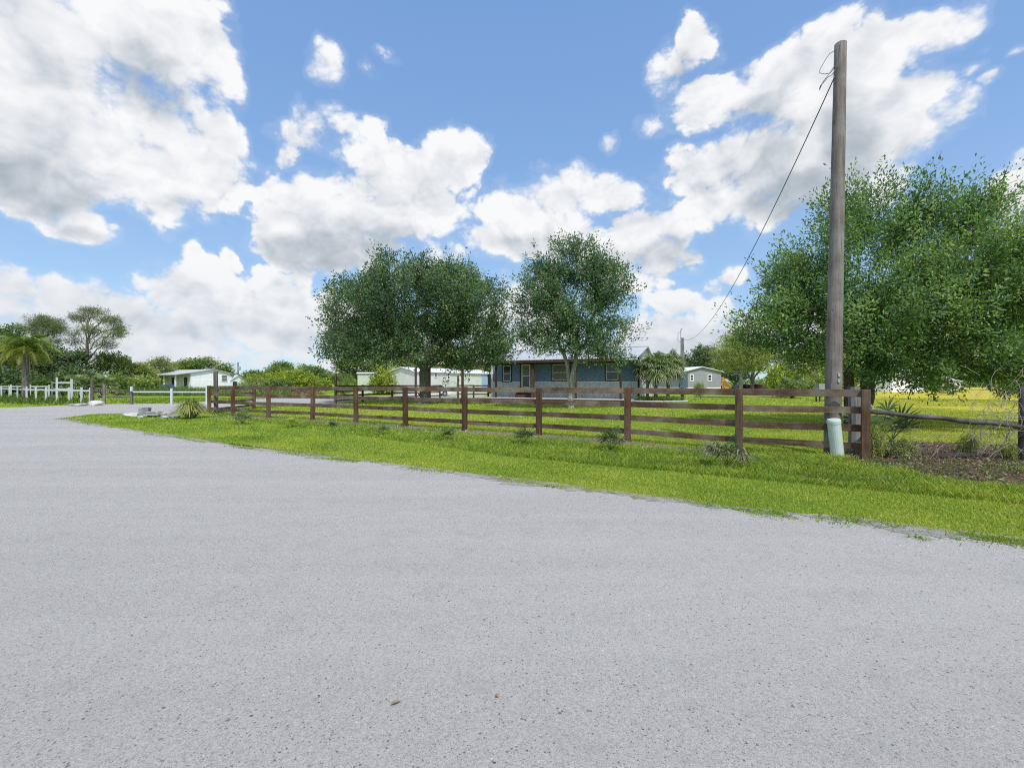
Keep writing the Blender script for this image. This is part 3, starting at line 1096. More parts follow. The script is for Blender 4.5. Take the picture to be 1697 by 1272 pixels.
def rails(parent, a, b, o, zs, th=.036, mat=None, off=.088, gap=.004):
    a, b = v2(a), v2(b)
    d = b - a
    L = d.length
    ang = math.atan2(d.y, d.x)
    n = Vector((-d.y, d.x, 0)).normalized()
    if n.y < 0:
        n = -n
    for z0, z1 in zs:
        t = rf.uniform(-.006, .006)
        MB().box(-L / 2 + gap, L / 2 - gap, -th / 2, th / 2, -(z1 - z0) / 2, (z1 - z0) / 2, .003).build(
            'rail', mat or WOOD_BROWN, parent, (a + b) / 2 + n * off + Vector((0, 0, (z0 + z1) / 2 + rf.uniform(-.012, .012))) - o, (rf.uniform(-.02, .02), t, ang))


def fence(name, label, pts, zs, ztop, o, mats=(None, None), w=.14, tops=None, group=None, off=.088, cat='fence'):
    t = thing(name, label, cat, o, group=group)
    for i, p in enumerate(pts):
        q = pts[min(i + 1, len(pts) - 1)]
        r = pts[max(i - 1, 0)]
        ang = math.atan2(q[1] - r[1], q[0] - r[0])
        post(t, p, o, (tops or {}).get(i, ztop + rf.uniform(-.015, .015)), w, ang, mats[0])
        if i + 1 < len(pts):
            rails(t, p, pts[i + 1], o, zs, mat=mats[1], off=off)
    return t


fo = v2(FP[5])
fence('wooden_fence', 'long dark brown four-board fence along the grass verge of the road', [tuple(p) for p in FP], RAIL_Z, 1.40, fo)
tallp = FP[10] + np.array([.12, .34])
t = thing('wooden_gate', 'open brown wooden gate swung inward from the tall post at the driveway', 'gate', v2(tallp))
post(t, tallp, v2(tallp), 2.15, .17, .3, WOOD_GREYP)
gend = np.array([(421 - CX) / F * 27.2, 27.2])
post(t, gend, v2(tallp), 1.42, .15, .3)
rails(t, tallp, gend, v2(tallp), [(1.22, 1.36), (.86, .99), (.5, .63), (.16, .28)], off=0.0, gap=.09)

# the fence along the inner side of the driveway, up to the house
IP = [((556 - CX) / F * 34, 34), ((601 - CX) / F * 37.5, 37.5), ((650 - CX) / F * 43, 43), ((690 - CX) / F * 46, 46), ((729 - CX) / F * 48.5, 48.5)]
t = fence('wooden_fence', 'brown board fence beyond the driveway, passing behind the wide oak', IP, RAIL_Z, 1.42, v2(IP[2]), tops={0: 2.28})
mp = [((759 - CX) / F * 48.5, 48.5), ((785 - CX) / F * 47.5, 47.5), ((809 - CX) / F * 46.8, 46.8)]
fence('wooden_fence', 'short dark fence with a tall end post, joining the left end of the blue house', mp, [(1.25, 1.39), (.85, .98), (.40, .53)], 1.42, v2(mp[1]), tops={0: 2.4})
ga, gb = v2(((732 - CX) / F * 48.6, 48.6)), v2(((756.5 - CX) / F * 48.6, 48.6))
t = thing('metal_gate', 'small silver tube gate with rounded corners between two brown fence posts', 'gate', ga)
L = (gb - ga).length
pts = []
for cx, cz, a0 in ((L - .25, .35, -90), (L - .25, 1.5, 0), (.25, 1.5, 90), (.25, .35, 180)):
    for k in range(5):
        a = R(a0 + k * 22.5)
        pts.append((cx + .22 * math.cos(a), 0, cz + .22 * math.sin(a)))
MB().tube(pts + [pts[0]], .028, 8).build('gate_frame', GALV, t, (0, 0, 0), (0, 0, math.atan2((gb - ga).y, (gb - ga).x)))
for z in (.5, .75, 1.0, 1.25, 1.5):
    MB().tube([(.03, 0, z), (L - .03, 0, z)], .018, 6).build('bar', GALV, t)

# white fences at the left
wf = [(2.4, 49), (15.6, 46.6), (29, 44.2), (44, 42), (59.5, 40), (76, 38.2), (94.5, 37), (114, 36.2), (135, 35.5), (149, 35)]
wp = [((a - CX) / F * y, y) for a, y in [(-34, 55), (-16, 52)] + wf]
fence('white_fence', 'white single-rail post fence standing in tall weeds at the far left', wp, [(.92, 1.05)], 1.22, v2(wp[5]), (WHITE_PAINT, WHITE_PAINT), .115, off=.078)
bp = [((a - CX) / F * y, y) for a, y in ((-30, 57), (-6, 55), (18, 53), (50, 50.5), (81, 48.5))]
fence('white_fence', 'white rail fence behind the palm trunk, farther back at the far left', bp, [(1.16, 1.28)], 1.40, v2(bp[2]), (WHITE_PAINT, WHITE_PAINT), .115, off=.078)
ep = [((a - CX) / F * y, y) for a, y in ((86, 47), (94, 43), (119, 42))]
fence('white_fence', 'tall white entrance fence panel with stepped posts beside the palms', ep, [(1.55, 1.70), (.95, 1.08)], 1.86, v2(ep[1]), (WHITE_PAINT, WHITE_PAINT), .14, tops={0: 1.75, 1: 2.12, 2: 1.95}, off=.09)
# log gate
la, lb, lc = [((a - CX) / F * y, y) for a, y in ((152.5, 34.6), (172.5, 34.0), (218, 33.6))]
t = thing('log_gate', 'grey log gate with two thin rails between rough wooden posts', 'gate', v2(lb))
o = v2(lb)
for p, zt, r in ((la, 1.85, .12), (lb, 1.5, .10)):
    MB().tube([v2(p, -.3) - o, v2(p, zt * .5) - o + Vector((.015, 0, 0)), v2(p, zt) - o], [r * 1.1, r, r * .92], 10).build('post', WOOD_GREYP, t)
m = MB().box(-.08, .08, -.08, .08, -.3, .95, .008)
m.build('post', WOOD_GREYP, t, v2(lc) - o)
for z, r in ((.93, .035), (.55, .04)):
    MB().tube([v2(la, z) - o, v2(lb, z + .02) - o, v2(lc, z - .04) - o], r, 7).build('rail', WOOD_LOG, t)
MB().tube([v2(la, 1.25) - o, v2(lb, 1.12) - o, v2(lc, .98) - o], [.05, .045, .03], 7).build('rail', WOOD_BROWN, t)
rp = [((a - CX) / F * y, y) for a, y in ((218, 33.45), (284.5, 33.0), (343, 32.4))]
t = thing('white_fence', 'low white rail fence between the log gate and the brown corner post', 'fence', v2(rp[1]))
o = v2(rp[1])
for p, z0, z1 in ((rp[0], .97, 1.32), (rp[1], -.2, 1.18), (rp[2], -.2, 1.32)):
    MB().box(-.065, .065, -.065, .065, z0, z1, .01).build('post', WHITE_PAINT, t, v2(p) - o)
for i in range(2):
    rails(t, rp[i], rp[i + 1], o, [(.86, .96)], mat=WHITE_PAINT, off=.09)

# ---------------- utility pole, wires
pb = G(1379, 9.6)
ptop = W(1393, 73, 9.6)
t = thing('utility_pole', 'tall bare weathered wooden utility pole at the fence corner', 'utility pole', pb)
tv = ptop - pb
mb = MB()
n = 16
ps = [tv * (i / n) for i in range(n + 1)]
ps[0] = Vector((0, 0, -.4))
mb.tube(ps + [tv + Vector((0, 0, .03))], [.160 - .050 * (i / n) for i in range(n + 1)] + [.072], 20)
mb.build('pole', WOOD_POLE, t, smooth=True)
for k, z in enumerate((1.56, 1.685)):
    c = tv * (z / tv.z)
    MB().box(-.022, .022, -.012, .012, -.035, .035, .004).build('metal_tag', GALV, t, c + Vector((-.005, -.162, 0)))
WIRE = mat_plain('black_cable', (.03, .03, .032), .5, .1, 5, 0)


def wline(pix, Y):
    return [W(a, b, Y) - pb for a, b in pix]


mb = MB()
mb.tube(wline([(1392, 74), (1391, 86), (1388, 100), (1384, 112)], 9.44), .008, 6)
mb.tube(wline([(1384, 84), (1375, 89), (1368, 99), (1359, 115), (1358, 121), (1366, 123), (1376, 121), (1383, 112)], 9.5), .006, 6)
mb.tube(wline([(1384, 107), (1376, 120), (1366, 133), (1360, 143), (1358, 149)], 9.5), [.006, .006, .008, .016, .008], 6)
mb.tube(wline([(1384, 116), (1379, 124), (1372, 128), (1364, 138)], 9.5), .008, 6)
mb.build('cable_tails', WIRE, t)
a = W(1383, 128, 9.5)
spb = G(1131, 40)
b = W(1133, 563, 40)
pts = []
for i in range(41):
    s = i / 40
    p = a.lerp(b, s)
    p.z -= 4 * SAG * s * (1 - s) if (SAG := 1.55) else 0
    pts.append(p)
o = a.copy()
mb = MB().tube([p - o for p in pts], .011, 6)
w_ = mb.build('power_line', WIRE, None, o)
tag(w_, 'black service cable sagging from the tall pole down to the meter pole', 'cable')
t = thing('meter_pole', 'short wooden service pole carrying a blue-grey meter box by the fan palms', 'utility pole', spb)
MB().tube([(0, 0, -.3), (0, 0, 3), (0, 0, 5.55)], [.16, .15, .135], 12).build('pole', WOOD_GREYP, t, smooth=True)
MB().tube([(-.17, -.08, 1.8), (-.17, -.08, 6.25), (-.13, -.08, 6.36), (-.05, -.08, 6.3)], .04, 8).build('mast', GALV, t)
MB().tube([(-.05, -.08, 6.28), (-.42, -.1, 5.9), (-.45, -.1, 5.3), (-.2, -.1, 5.15), (0, -.14, 5.4)], .015, 5).build('cable_loop', WIRE, t)
BOXM = mat_plain('blue_grey_paint', (.07, .125, .17), .5, .1, 4, .05)
m = MB().box(-.38, .34, -.36, -.15, 1.15, 2.42, .02).build('meter_box', BOXM, t)
MB().lathe([(.0, 0), (.1, 0), (.1, .08), (.07, .12), (0, .13)], 14).build('meter', GALV, m, (-.22, -.36, 2.1), (R(90), 0, 0))
MB().tube([(.2, -.22, .0), (.2, -.22, 1.16)], .045, 8).build('conduit', GALV, t)

# ---------------- cable pedestal leaning on the pole
MINT = mat_plain('mint_plastic', (.47, .575, .525), .45, .06, 3, .05)
cb_ = gp(1388, 757)
t = thing('cable_pedestal', 'mint green capped cylinder leaning against the foot of the utility pole', 'cable pedestal', (cb_[0], cb_[1], 0))
lean = (0.05, R(-8.0), 0)
MB().lathe([(.118, -.06), (.12, .02), (.118, .70)], 24).build('body', MINT, t, (0, 0, 0), lean, smooth=False)
MB().lathe([(.124, .70), (.126, .755), (.112, .79), (.07, .80), (0, .80)], 24).build('lid', MINT, t, (0, 0, 0), lean)

# ---------------- log rail and wire fence at the right edge
o = v2(FP[0])
t = thing('log_fence', 'single sloping log rail and barbed wire fence at the right edge', 'fence', o)
pr = G(1703, 8.9)
MB().tube([pr - o + Vector((0, 0, -.3)), pr - o + Vector((.01, 0, .7)), pr - o + Vector((0, 0, 1.44))], [.14, .13, .12], 12).build('post', WOOD_LOG, t, smooth=True)
a = W(1441, 681.5, 9.12) - o
b = W(1692, 706, 8.92) - o
ps = [a.lerp(b, i / 10) + Vector((0, 0, .012 * math.sin(i * 1.7))) for i in range(11)]
lm = MB().tube([(p - a) for p in ps], [.048 + .004 * math.sin(i * 2.1) for i in range(11)], 10)
WOOD_LOG2 = mat_wood('grey_log', (.02, .018, .017), (.07, .063, .056), (.24, .235, .21), .6)
lm.build('log_rail', WOOD_LOG2, t, a, smooth=True)
pr2 = G(1960, 8.7)
MB().tube([pr2 - o + Vector((0, 0, -.3)), pr2 - o + Vector((0, 0, 1.4))], [.12, .11], 10).build('post', WOOD_LOG, t, smooth=True)
for z, sg in ((1.28, .10), (1.02, .16), (.55, .05), (.32, .12)):
    s0 = Vector((.02, .02, z))
    s1 = pr - o + Vector((-.1, .05, z * .98))
    s2 = pr2 - o + Vector((-.1, .05, z * .97))
    q = [s0.lerp(s1, k / 16) - Vector((0, 0, 4 * sg * (k / 16) * (1 - k / 16))) + Vector((0, 0, rf.uniform(-.006, .006))) for k in range(17)]
    q += [s1.lerp(s2, k / 6) for k in range(1, 7)]
    w = MB().tube(q, .0028, 4)
    for k in range(1, 16):
        c = q[k]
        w.tube([c + Vector((-.012, 0, -.014)), c + Vector((.012, 0, .014))], .0018, 3)
    w.build('wire', DARK_METAL, t)
gpst = G(1416, 9.75)
t = thing('old_post', 'grey splintered old post just behind the end of the brown fence', 'post', gpst)
MB().tube([(0, 0, -.3), (.01, 0, .5), (0, 0, 1.0), (-.01, .01, 1.44)], [.125, .12, .115, .11], 9).build('post', mat_wood('bleached_post', (.09, .085, .08), (.26, .25, .235), (.36, .35, .335), .6, axis=2), t, smooth=False)
# ------------------------------------------------------------------ buildings
def mat_siding(name, col, pitch=.20, rough=.55):
    m, g, b = new_mat(name)
    o = g.obj()
    s = g.node('ShaderNodeSeparateXYZ')
    g.put(s.inputs[0], o)
    fr = g.math('FRACT', g.math('DIVIDE', s.outputs[2], pitch))
    n = g.noise(o, 1.2, 4, .6)
    c = g.ramp(n, [(.3, tuple(x * .9 for x in col)), (.7, tuple(min(1, x * 1.08) for x in col))])
    g.put(b.inputs['Base Color'], c)
    b.inputs['Roughness'].default_value = rough
    h = g.math('MULTIPLY', g.math('SUBTRACT', 1.0, fr), g.rng(fr, 0, .08))
    g.put(b.inputs['Normal'], g.bump(h, .3, .02))
    return m


SID_BLUE = mat_siding('blue_lap_siding', (.120, .200, .345))
SID_WHITE = mat_siding('cream_siding', (.60, .61, .58))
SID_GREY = mat_siding('grey_siding', (.27, .28, .305))
SID_BARN = mat_siding('white_siding', (.80, .80, .86), .25)
SID_TAN = mat_siding('pale_green_siding', (.50, .54, .46), .18)
SID_TAN2 = mat_siding('beige_siding', (.56, .52, .46))
TRIM_W = mat_plain('white_trim', (.72, .72, .72), .5, .04, 3, 0)
TRIM_D = mat_plain('dark_trim', (.028, .022, .022), .6, .1, 3, .1)
BEAM = mat_wood('porch_timber', (.035, .018, .013), (.105, .058, .042), (.12, .10, .09), .3, axis=2)
BEAMX = mat_wood('porch_beam', (.035, .018, .013), (.105, .058, .042), (.12, .10, .09), .3, axis=0)
CONC = mat_plain('concrete', (.42, .42, .41), .85, .12, 2, .3)


def mat_roof(name, col, rough=.35, metal=.55):
    m, g, b = new_mat(name)
    o = g.obj()
    n = g.noise(g.mapping(o, (3, .5, 1)), 1.0, 5, .6)
    g.put(b.inputs['Base Color'], g.ramp(n, [(.3, tuple(x * .82 for x in col)), (.7, tuple(min(1, x * 1.1) for x in col))]))
    b.inputs['Roughness'].default_value = rough
    b.inputs['Metallic'].default_value = metal
    return m


ROOF_M = mat_roof('metal_roofing', (.47, .49, .515), .5, .15)
ROOF_W = mat_roof('white_roofing', (.74, .75, .77), .5, .1)
CORR = mat_roof('corrugated_steel', (.50, .52, .53), .5, .2)


def mat_glass(name, col=(.03, .035, .04), rough=.08):
    m, g, b = new_mat(name)
    b.inputs['Base Color'].default_value = (*col, 1)
    b.inputs['Roughness'].default_value = rough
    b.inputs['Specular IOR Level'].default_value = .6
    return m


GLASS = mat_glass('window_glass')
GLASS_B = mat_glass('blind_glass', (.16, .17, .17), .25)


class Wall:
    """a vertical wall from ground point A to B; local x along it, y away from the viewer"""

    def __init__(s, A, B):
        s.A, s.B = Vector((A[0], A[1], 0)), Vector((B[0], B[1], 0))
        d = s.B - s.A
        s.L = d.length
        s.u = d / s.L
        s.v = Vector((-s.u.y, s.u.x, 0))
        s.rz = math.atan2(s.u.y, s.u.x)

    def x(s, px, y=0.0):
        k = (px - CX) / F
        P = s.A + s.v * y
        # (P.x + u.x t) = k (P.y + u.y t)
        return (k * P.y - P.x) / (s.u.x - k * s.u.y)

    def z(s, px, py, y=0.0):
        t = s.x(px, y)
        Y = (s.A + s.v * y + s.u * t).y
        return HC - (py - CY) / F * Y


def window(parent, x0, x1, z0, z1, y, frame_m, trim_m, glass=None, tw=.10, split='h', name='window'):
    """trim, sash frame, pane; the wall face is at y, towards -y"""
    g = MB().box(x0, x1, y - .03, y - .004, z0, z1).build(name, glass or GLASS, parent)
    m = MB()
    for a, b, c, d in ((x0 - tw, x0, z0 - tw, z1 + tw), (x1, x1 + tw, z0 - tw, z1 + tw), (x0, x1, z1, z1 + tw), (x0, x1, z0 - tw, z0)):
        m.box(a, b, y - .06, y + .002, c, d)
    m.build('trim', trim_m, g)
    f = .055
    m = MB()
    for a, b, c, d in ((x0, x0 + f, z0, z1), (x1 - f, x1, z0, z1), (x0 + f, x1 - f, z1 - f, z1), (x0 + f, x1 - f, z0, z0 + f)):
        m.box(a, b, y - .048, y - .003, c, d)
    if split == 'h':
        zc = (z0 + z1) / 2
        m.box(x0 + f, x1 - f, y - .046, y - .003, zc - .03, zc + .03)
    m.build('sash', frame_m, g)
    return g


def ribbed(mb, x0, x1, y, z0, z1, pitch=.23, d=.02):
    """corrugated sheet in the x,z plane at y, bulging towards -y"""
    n = int((x1 - x0) / pitch)
    xs, ys = [], []
    for i in range(n):
        a = x0 + i * pitch
        xs += [a, a + pitch * .55, a + pitch * .65, a + pitch * .9]
        ys += [y, y, y - d, y - d]
    xs.append(x1)
    ys.append(y)
    k = len(xs)
    v = [(x, yy, z0) for x, yy in zip(xs, ys)] + [(x, yy, z1) for x, yy in zip(xs, ys)]
    mb.add(v, [(i, i + 1, k + i + 1, k + i) for i in range(k - 1)])
    return mb


def ribbed_roof(mb, x0, x1, y0, z0, y1, z1, pitch=.3, th=.04):
    """a roof slope from the eave (y0,z0) to the ridge (y1,z1) with raised ribs"""
    mb.add([(x0, y0, z0), (x1, y0, z0), (x1, y1, z1), (x0, y1, z1), (x0, y0, z0 - th), (x1, y0, z0 - th), (x1, y1, z1 - th), (x0, y1, z1 - th)],
           [(0, 1, 2, 3), (4, 7, 6, 5), (0, 4, 5, 1), (1, 5, 6, 2), (2, 6, 7, 3), (3, 7, 4, 0)])
    x = x0 + .02
    while x < x1 - .03:
        mb.add([(x, y0, z0 + .001), (x + .04, y0, z0 + .001), (x + .03, y0, z0 + .03), (x + .01, y0, z0 + .03), (x, y1, z1 + .001), (x + .04, y1, z1 + .001), (x + .03, y1, z1 + .03), (x + .01, y1, z1 + .03)],
               [(0, 1, 2, 3), (4, 7, 6, 5), (1, 5, 6, 2), (2, 6, 7, 3), (3, 7, 4, 0)])
        x += pitch
    return mb


# ---------------- the blue house
TH = R(25.7)
O = G(822, 44)
hw = Wall((O.x, O.y), (O.x + 12 * math.cos(TH), O.y - 12 * math.sin(TH)))
H = thing('house', 'blue house with a silver metal roof and a timber front porch', 'house', O, hw.rz)
WY = 2.0
xl, xr = hw.x(815, WY), hw.x(1059.5, WY)
m = MB()
# walls as a gabled box
yb_, yr = 9.2, 5.0
m.add([(xl, WY, 1.66), (xr, WY, 1.66), (xr, WY, 3.92), (xl, WY, 3.92)], [(0, 1, 2, 3)])
END = mat_siding('pale_end_siding', (.52, .56, .62))
for x in (xl, xr):
    m = m if x == xl else MB()
    m.add([(x, WY, .2), (x, yb_, .2), (x, yb_, 3.6), (x, yr, 4.9), (x, WY, 3.95)], [(0, 1, 2, 3, 4)])
    if x == xl:
        m.add([(xl, yb_, .2), (xr, yb_, .2), (xr, yb_, 3.6), (xl, yb_, 3.6)], [(0, 1, 2, 3)])
        m.build('wall', SID_BLUE, H)
m.build('end_wall', END, H)
m = ribbed(MB(), xl + .01, xr - .01, WY - .012, .2, 1.66)
m.build('wainscot', CORR, H)
MB().box(xl, xr, WY - .05, WY - .002, 1.66, 1.72).build('trim_board', TRIM_W, H)
for x, mm in ((xl + .06, TRIM_W), (xr - .06, TRIM_D)):
    MB().box(x - .075, x + .075, WY - .06, WY + .1, .2, 3.7).build('corner_board', mm, H)
# roof
m = ribbed_roof(MB(), -.55, xr + .3, -.45, 3.72, yr, 5.02)
ribbed_roof(m, -.55, xr + .3, yb_ + .5, 3.66, yr, 5.018)
m.box(-.55, xr + .3, yr - .12, yr + .12, 5.02, 5.05)
m.build('roof', ROOF_M, H)
xp = hw.x(1028.5)
MB().box(-.5, xp + .1, -.42, -.38, 3.46, 3.66).build('fascia', BEAMX, H)
MB().box(xp + .13, xr + .28, -.42, -.38, 3.52, 3.66).build('fascia', TRIM_W, H)
MB().box(-.4, xp + .1, -.09, .09, 3.32, 3.55).build('porch_beam', BEAMX, H)
MB().box(-.5, xr, -.3, WY - .01, 3.60, 3.63).build('porch_ceiling', BEAMX, H)
for px in (822, 883, 954, 1028.5):
    x = hw.x(px)
    w = .085 if px != 883 else .14
    MB().box(x - w, x + w, -w, w, .2, 3.32, .01).build('porch_post', BEAM, H)
MB().box(-1.6, xr - .2, -.7, WY - .05, -.1, .2, .02).build('porch_slab', CONC, H)
MB().box(-1.6, xr - .2, -.76, -.705, -.1, .13).build('slab_edge', BEAMX, H)
# openings
window(H, hw.x(834, WY), hw.x(846.5, WY), hw.z(840, 631.5, WY), hw.z(840, 606, WY), WY, TRIM_W, TRIM_D)
window(H, hw.x(916, WY), hw.x(944, WY), hw.z(930, 630.5, WY), hw.z(930, 603.5, WY), WY, TRIM_W, TRIM_D, GLASS_B, split='h')
window(H, hw.x(1004.5, WY), hw.x(1025, WY), hw.z(1015, 629.5, WY), hw.z(1015, 602, WY), WY, TRIM_W, TRIM_D)
d0, d1 = hw.x(864.5, WY), hw.x(879.5, WY)
zb, zt = 1.12, hw.z(872, 603, WY)
d = MB().box(d0, d1, WY - .07, WY - .004, zb, zt).build('door', TRIM_W, H)
MB().box(d0 + .14, d1 - .14, WY - .085, WY - .071, zb + .14, (zb + zt) / 2 - .05).build('lower_pane', GLASS, d)
MB().box(d0 + .14, d1 - .14, WY - .085, WY - .071, (zb + zt) / 2 + .05, zt - .16).build('upper_pane', GLASS_B, d)
MB().lathe([(0, 0), (.035, 0), (.04, .04), (0, .07)], 10).build('handle', DARK_METAL, d, (d1 - .07, WY - .07, zb + 1.0), (R(90), 0, 0))
m = MB()
for a, b, c, e in ((d0 - .12, d0 - .002, zb, zt + .12), (d1 + .002, d1 + .12, zb, zt + .12), (d0 - .002, d1 + .002, zt + .002, zt + .12)):
    m.box(a, b, WY - .09, WY + .002, c, e)
m.build('door_trim', TRIM_D, H)
for k in range(3):
    MB().box(d0 - .25, d1 + .3, WY - .35 - .3 * (2 - k) - .08, WY - .06 - .3 * (2 - k) - .08, .2, .2 + .29 * (k + 1)).build('step', BEAMX, H)
# open frame left of the house
t = thing('carport', 'open brown timber carport frame at the left end of the blue house', 'carport', O, hw.rz)
cp = [G(766.5, 46.0), G(712, 53.0), G(689, 52.0)]
inv = Matrix.Rotation(-hw.rz, 3, 'Z')
loc = [inv @ (p - O) for p in cp]
for p in loc:
    MB().box(p.x - .1, p.x + .1, p.y - .1, p.y + .1, -.2, 3.35, .01).build('post', BEAM, t)
a, b = loc[0], Vector((xl - .04, WY + .4, 0))
for q0, q1 in ((loc[0], b), (loc[0], loc[2]), (loc[2], loc[1])):
    dq = q1 - q0
    MB().box(0, dq.length, -.05, .05, 3.355, 3.6).build('beam', BEAMX, t, q0, (0, 0, math.atan2(dq.y, dq.x)))


# ---------------- generic gabled box: front wall A-B (eave side unless gable=True)
def gable_house(name, label, A, B, depth, ze, zr, wallm, roofm, gable=False, over=.25, z0=0.0, cat='house', skirt=None):
    w = Wall(A, B)
    t = thing(name, label, cat, w.A, w.rz)
    L, D = w.L, depth
    m = MB()
    if gable:
        r = gable if isinstance(gable, float) else .5
        xm = L * r
        poly = [(0, z0), (L, z0), (L, ze), (xm, zr), (0, ze)]
        m.prism(poly, 0, D)
        m.build('wall', wallm, t)
        m = MB()
        sl = (zr - ze) / xm
        sr = (zr - ze) / (L - xm)
        for (xa, za), (xb, zb_) in (((-over, ze - sl * over), (xm, zr)), ((xm, zr), (L + over, ze - sr * over))):
            m.prism([(xa, za + .02), (xb, zb_ + .02), (xb, zb_ + .12), (xa, za + .12)], -over, D + over)
        m.build('roof', roofm, t)
    else:
        m.box(0, L, 0, D, z0, ze)
        m.add([(0, 0, ze), (0, D, ze), (0, D / 2, zr)], [(0, 1, 2)])
        m.add([(L, 0, ze), (L, D, ze), (L, D / 2, zr)], [(0, 1, 2)])
        m.build('wall', wallm, t)
        m = MB()
        s = (zr - ze) / (D / 2)
        ribbed_roof(m, -over, L + over, -over, ze - s * over + .03, D / 2, zr + .03, 1.2, .06)
        ribbed_roof(m, -over, L + over, D + over, ze - s * over + .03, D / 2, zr + .029, 1.2, .06)
        m.build('roof', roofm, t)
    return t, w


t, w = gable_house('mobile_home', 'long cream mobile home with a white roof and a pale blue door', G(688, 59.5), G(814.5, 73), 5.0, 3.15, 3.75, SID_WHITE, ROOF_W, z0=.55)
window(t, w.x(741.5), w.x(745), w.z(743, 628), w.z(743, 617.5), 0, TRIM_W, TRIM_W, tw=.06)
window(t, w.x(776.3), w.x(779.3), w.z(778, 624), w.z(778, 618.5), 0, TRIM_W, TRIM_W, tw=.06)
window(t, w.x(720), w.x(724), w.z(722, 625), w.z(722, 617.5), 0, TRIM_W, TRIM_W, tw=.06)
BLUE_D = mat_plain('pale_blue_door', (.30, .42, .60), .5, .1, 2, 0)
MB().box(w.x(798), w.x(806.5), -.06, -.004, .8, w.z(802, 620)).build('door', BLUE_D, t)
MB().box(w.x(808), w.x(813), -.5, -.01, .05, w.z(810, 619.5)).build('porch_wall', TRIM_D, t)
MB().box(.1, w.L - .1, .06, 4.9, 0, .55).build('skirting', TRIM_W, t)
t, w = gable_house('shed', 'pale green storage shed with a flat white roof edge, left of the yellow bush', G(592.5, 66), G(623, 66.5), 3.2, 3.05, 3.2, SID_TAN, ROOF_W, over=.18, cat='shed')
MB().box(w.L * .86, w.L * .93, -.05, -.003, .9, 1.05).build('vent', TRIM_D, t)
t, w = gable_house('shed', 'small pale shed with a sloping roof and a narrow white door, by the oak trunk', G(669, 64), G(688, 64.5), 3.4, 2.72, 3.0, SID_TAN, ROOF_W, over=.2, cat='shed')
MB().box(.35, .95, -.06, -.003, .1, 2.3).build('door', TRIM_W, t)
MB().box(-1.0, -.02, .3, 3.2, 0, 2.1).build('lean_to', SID_TAN, t)
# white house at the left: gable end towards the driveway
A, B = G(316, 75), G(382, 80.5)
t, w = gable_house('house', 'white metal-sided house with a low gable beyond the white rail fence', A, B, 13.0, 3.3, 3.95, SID_BARN, ROOF_M, gable=.55, over=.3)
window(t, w.x(367), w.x(376.5), w.z(372, 632), w.z(372, 621.5), 0, TRIM_W, TRIM_W, GLASS_B, tw=.08)
m = MB()
for y in (.4, 4.2, 8.0, 12.4):
    m = MB().box(-2.1, -1.9, y, y + .2, 0, 2.95).build('porch_post', TRIM_W, t)
m = MB()
m.prism([(-2.4, 2.93), (-.32, 3.28), (-.32, 3.36), (-2.4, 3.01)], -.3, 13.2)
m.build('porch_roof', ROOF_M, t)
for y0, y1, mm in ((1.1, 2.0, TRIM_D), (5.2, 6.2, BEAM), (9.0, 10.0, GLASS)):
    MB().box(-.07, -.004, y0, y1, .4, 2.6).build('door', mm, t)
t, w = gable_house('shed', 'low white-roofed outbuilding beside the far pole', G(381, 112), G(406, 116), 6, 2.4, 3.6, SID_BARN, ROOF_W, gable=True, cat='shed')
MB().box(.8, 2.0, -.06, -.004, .05, 2.1).build('door', TRIM_D, t)
fp_ = G(394.5, 118)
t = thing('utility_pole', 'distant thin utility pole behind the white-roofed outbuilding', 'utility pole', fp_)
MB().tube([(0, 0, 0), (0, 0, 7.1)], [.2, .15], 8).build('pole', WOOD_GREYP, t)
MB().box(-.15, .55, -.3, .3, 5.1, 6.0, .05).build('transformer', GALV, t)
# grey mobile home at the right
t, w = gable_house('mobile_home', 'grey gabled mobile home with white skirting and an orange wooden stair', G(1134, 66), G(1195, 68), 13, 3.28, 3.95, SID_GREY, ROOF_W, gable=.45, over=.3, z0=1.05)
for a, b in ((1143.8, 1148.5), (1173, 1178.6)):
    window(t, w.x(a), w.x(b), w.z(a, 630.5), w.z(a, 620.8), 0, TRIM_W, TRIM_W, tw=.09)
MB().box(.02, w.L - .02, .03, 12.9, 0, 1.05).build('skirting', TRIM_W, t)
ORANGE = mat_wood('new_timber', (.50, .20, .05), (.72, .33, .10), (.6, .35, .15), .2)
s = MB()
m = MB().box(w.L + .32, w.L + 2.2, 2.0, 3.4, 1.3, 1.45)
for xx in (w.L + .4, w.L + 1.2, w.L + 2.1):
    m.box(xx - .06, xx + .06, 1.93, 1.999, 0, 2.5)
m.box(w.L + .3, w.L + 2.2, 1.87, 1.925, 2.38, 2.55)
for k in range(7):
    m.box(w.L + .45 + k * .25, w.L + .5 + k * .25, 1.946, 1.99, 1.46, 2.38)
for k in range(4):
    m.box(w.L + 2.21 + .28 * k, w.L + 2.47 + .28 * k, 2.0, 3.3, 0, 1.2 - .28 * k)
for za, zb_ in ((1.28, .05), (2.45, 1.15)):     # stringer and handrail
    m.add([(w.L + 2.2, 1.9, za - .14), (w.L + 3.7, 1.9, zb_ - .14), (w.L + 3.7, 1.9, zb_ + .06), (w.L + 2.2, 1.9, za + .06), (w.L + 2.2, 1.98, za - .14), (w.L + 3.7, 1.98, zb_ - .14), (w.L + 3.7, 1.98, zb_ + .06), (w.L + 2.2, 1.98, za + .06)],
          [(0, 1, 2, 3), (4, 7, 6, 5), (0, 4, 5, 1), (1, 5, 6, 2), (2, 6, 7, 3), (3, 7, 4, 0)])
for k in range(8):
    xx = 2.3 + k * .19
    zz = 1.28 - (xx - 2.2) / 1.5 * 1.23
    m.box(w.L + xx, w.L + xx + .06, 1.92, 1.96, zz, zz + 1.15)
m.build('stair', ORANGE, t)
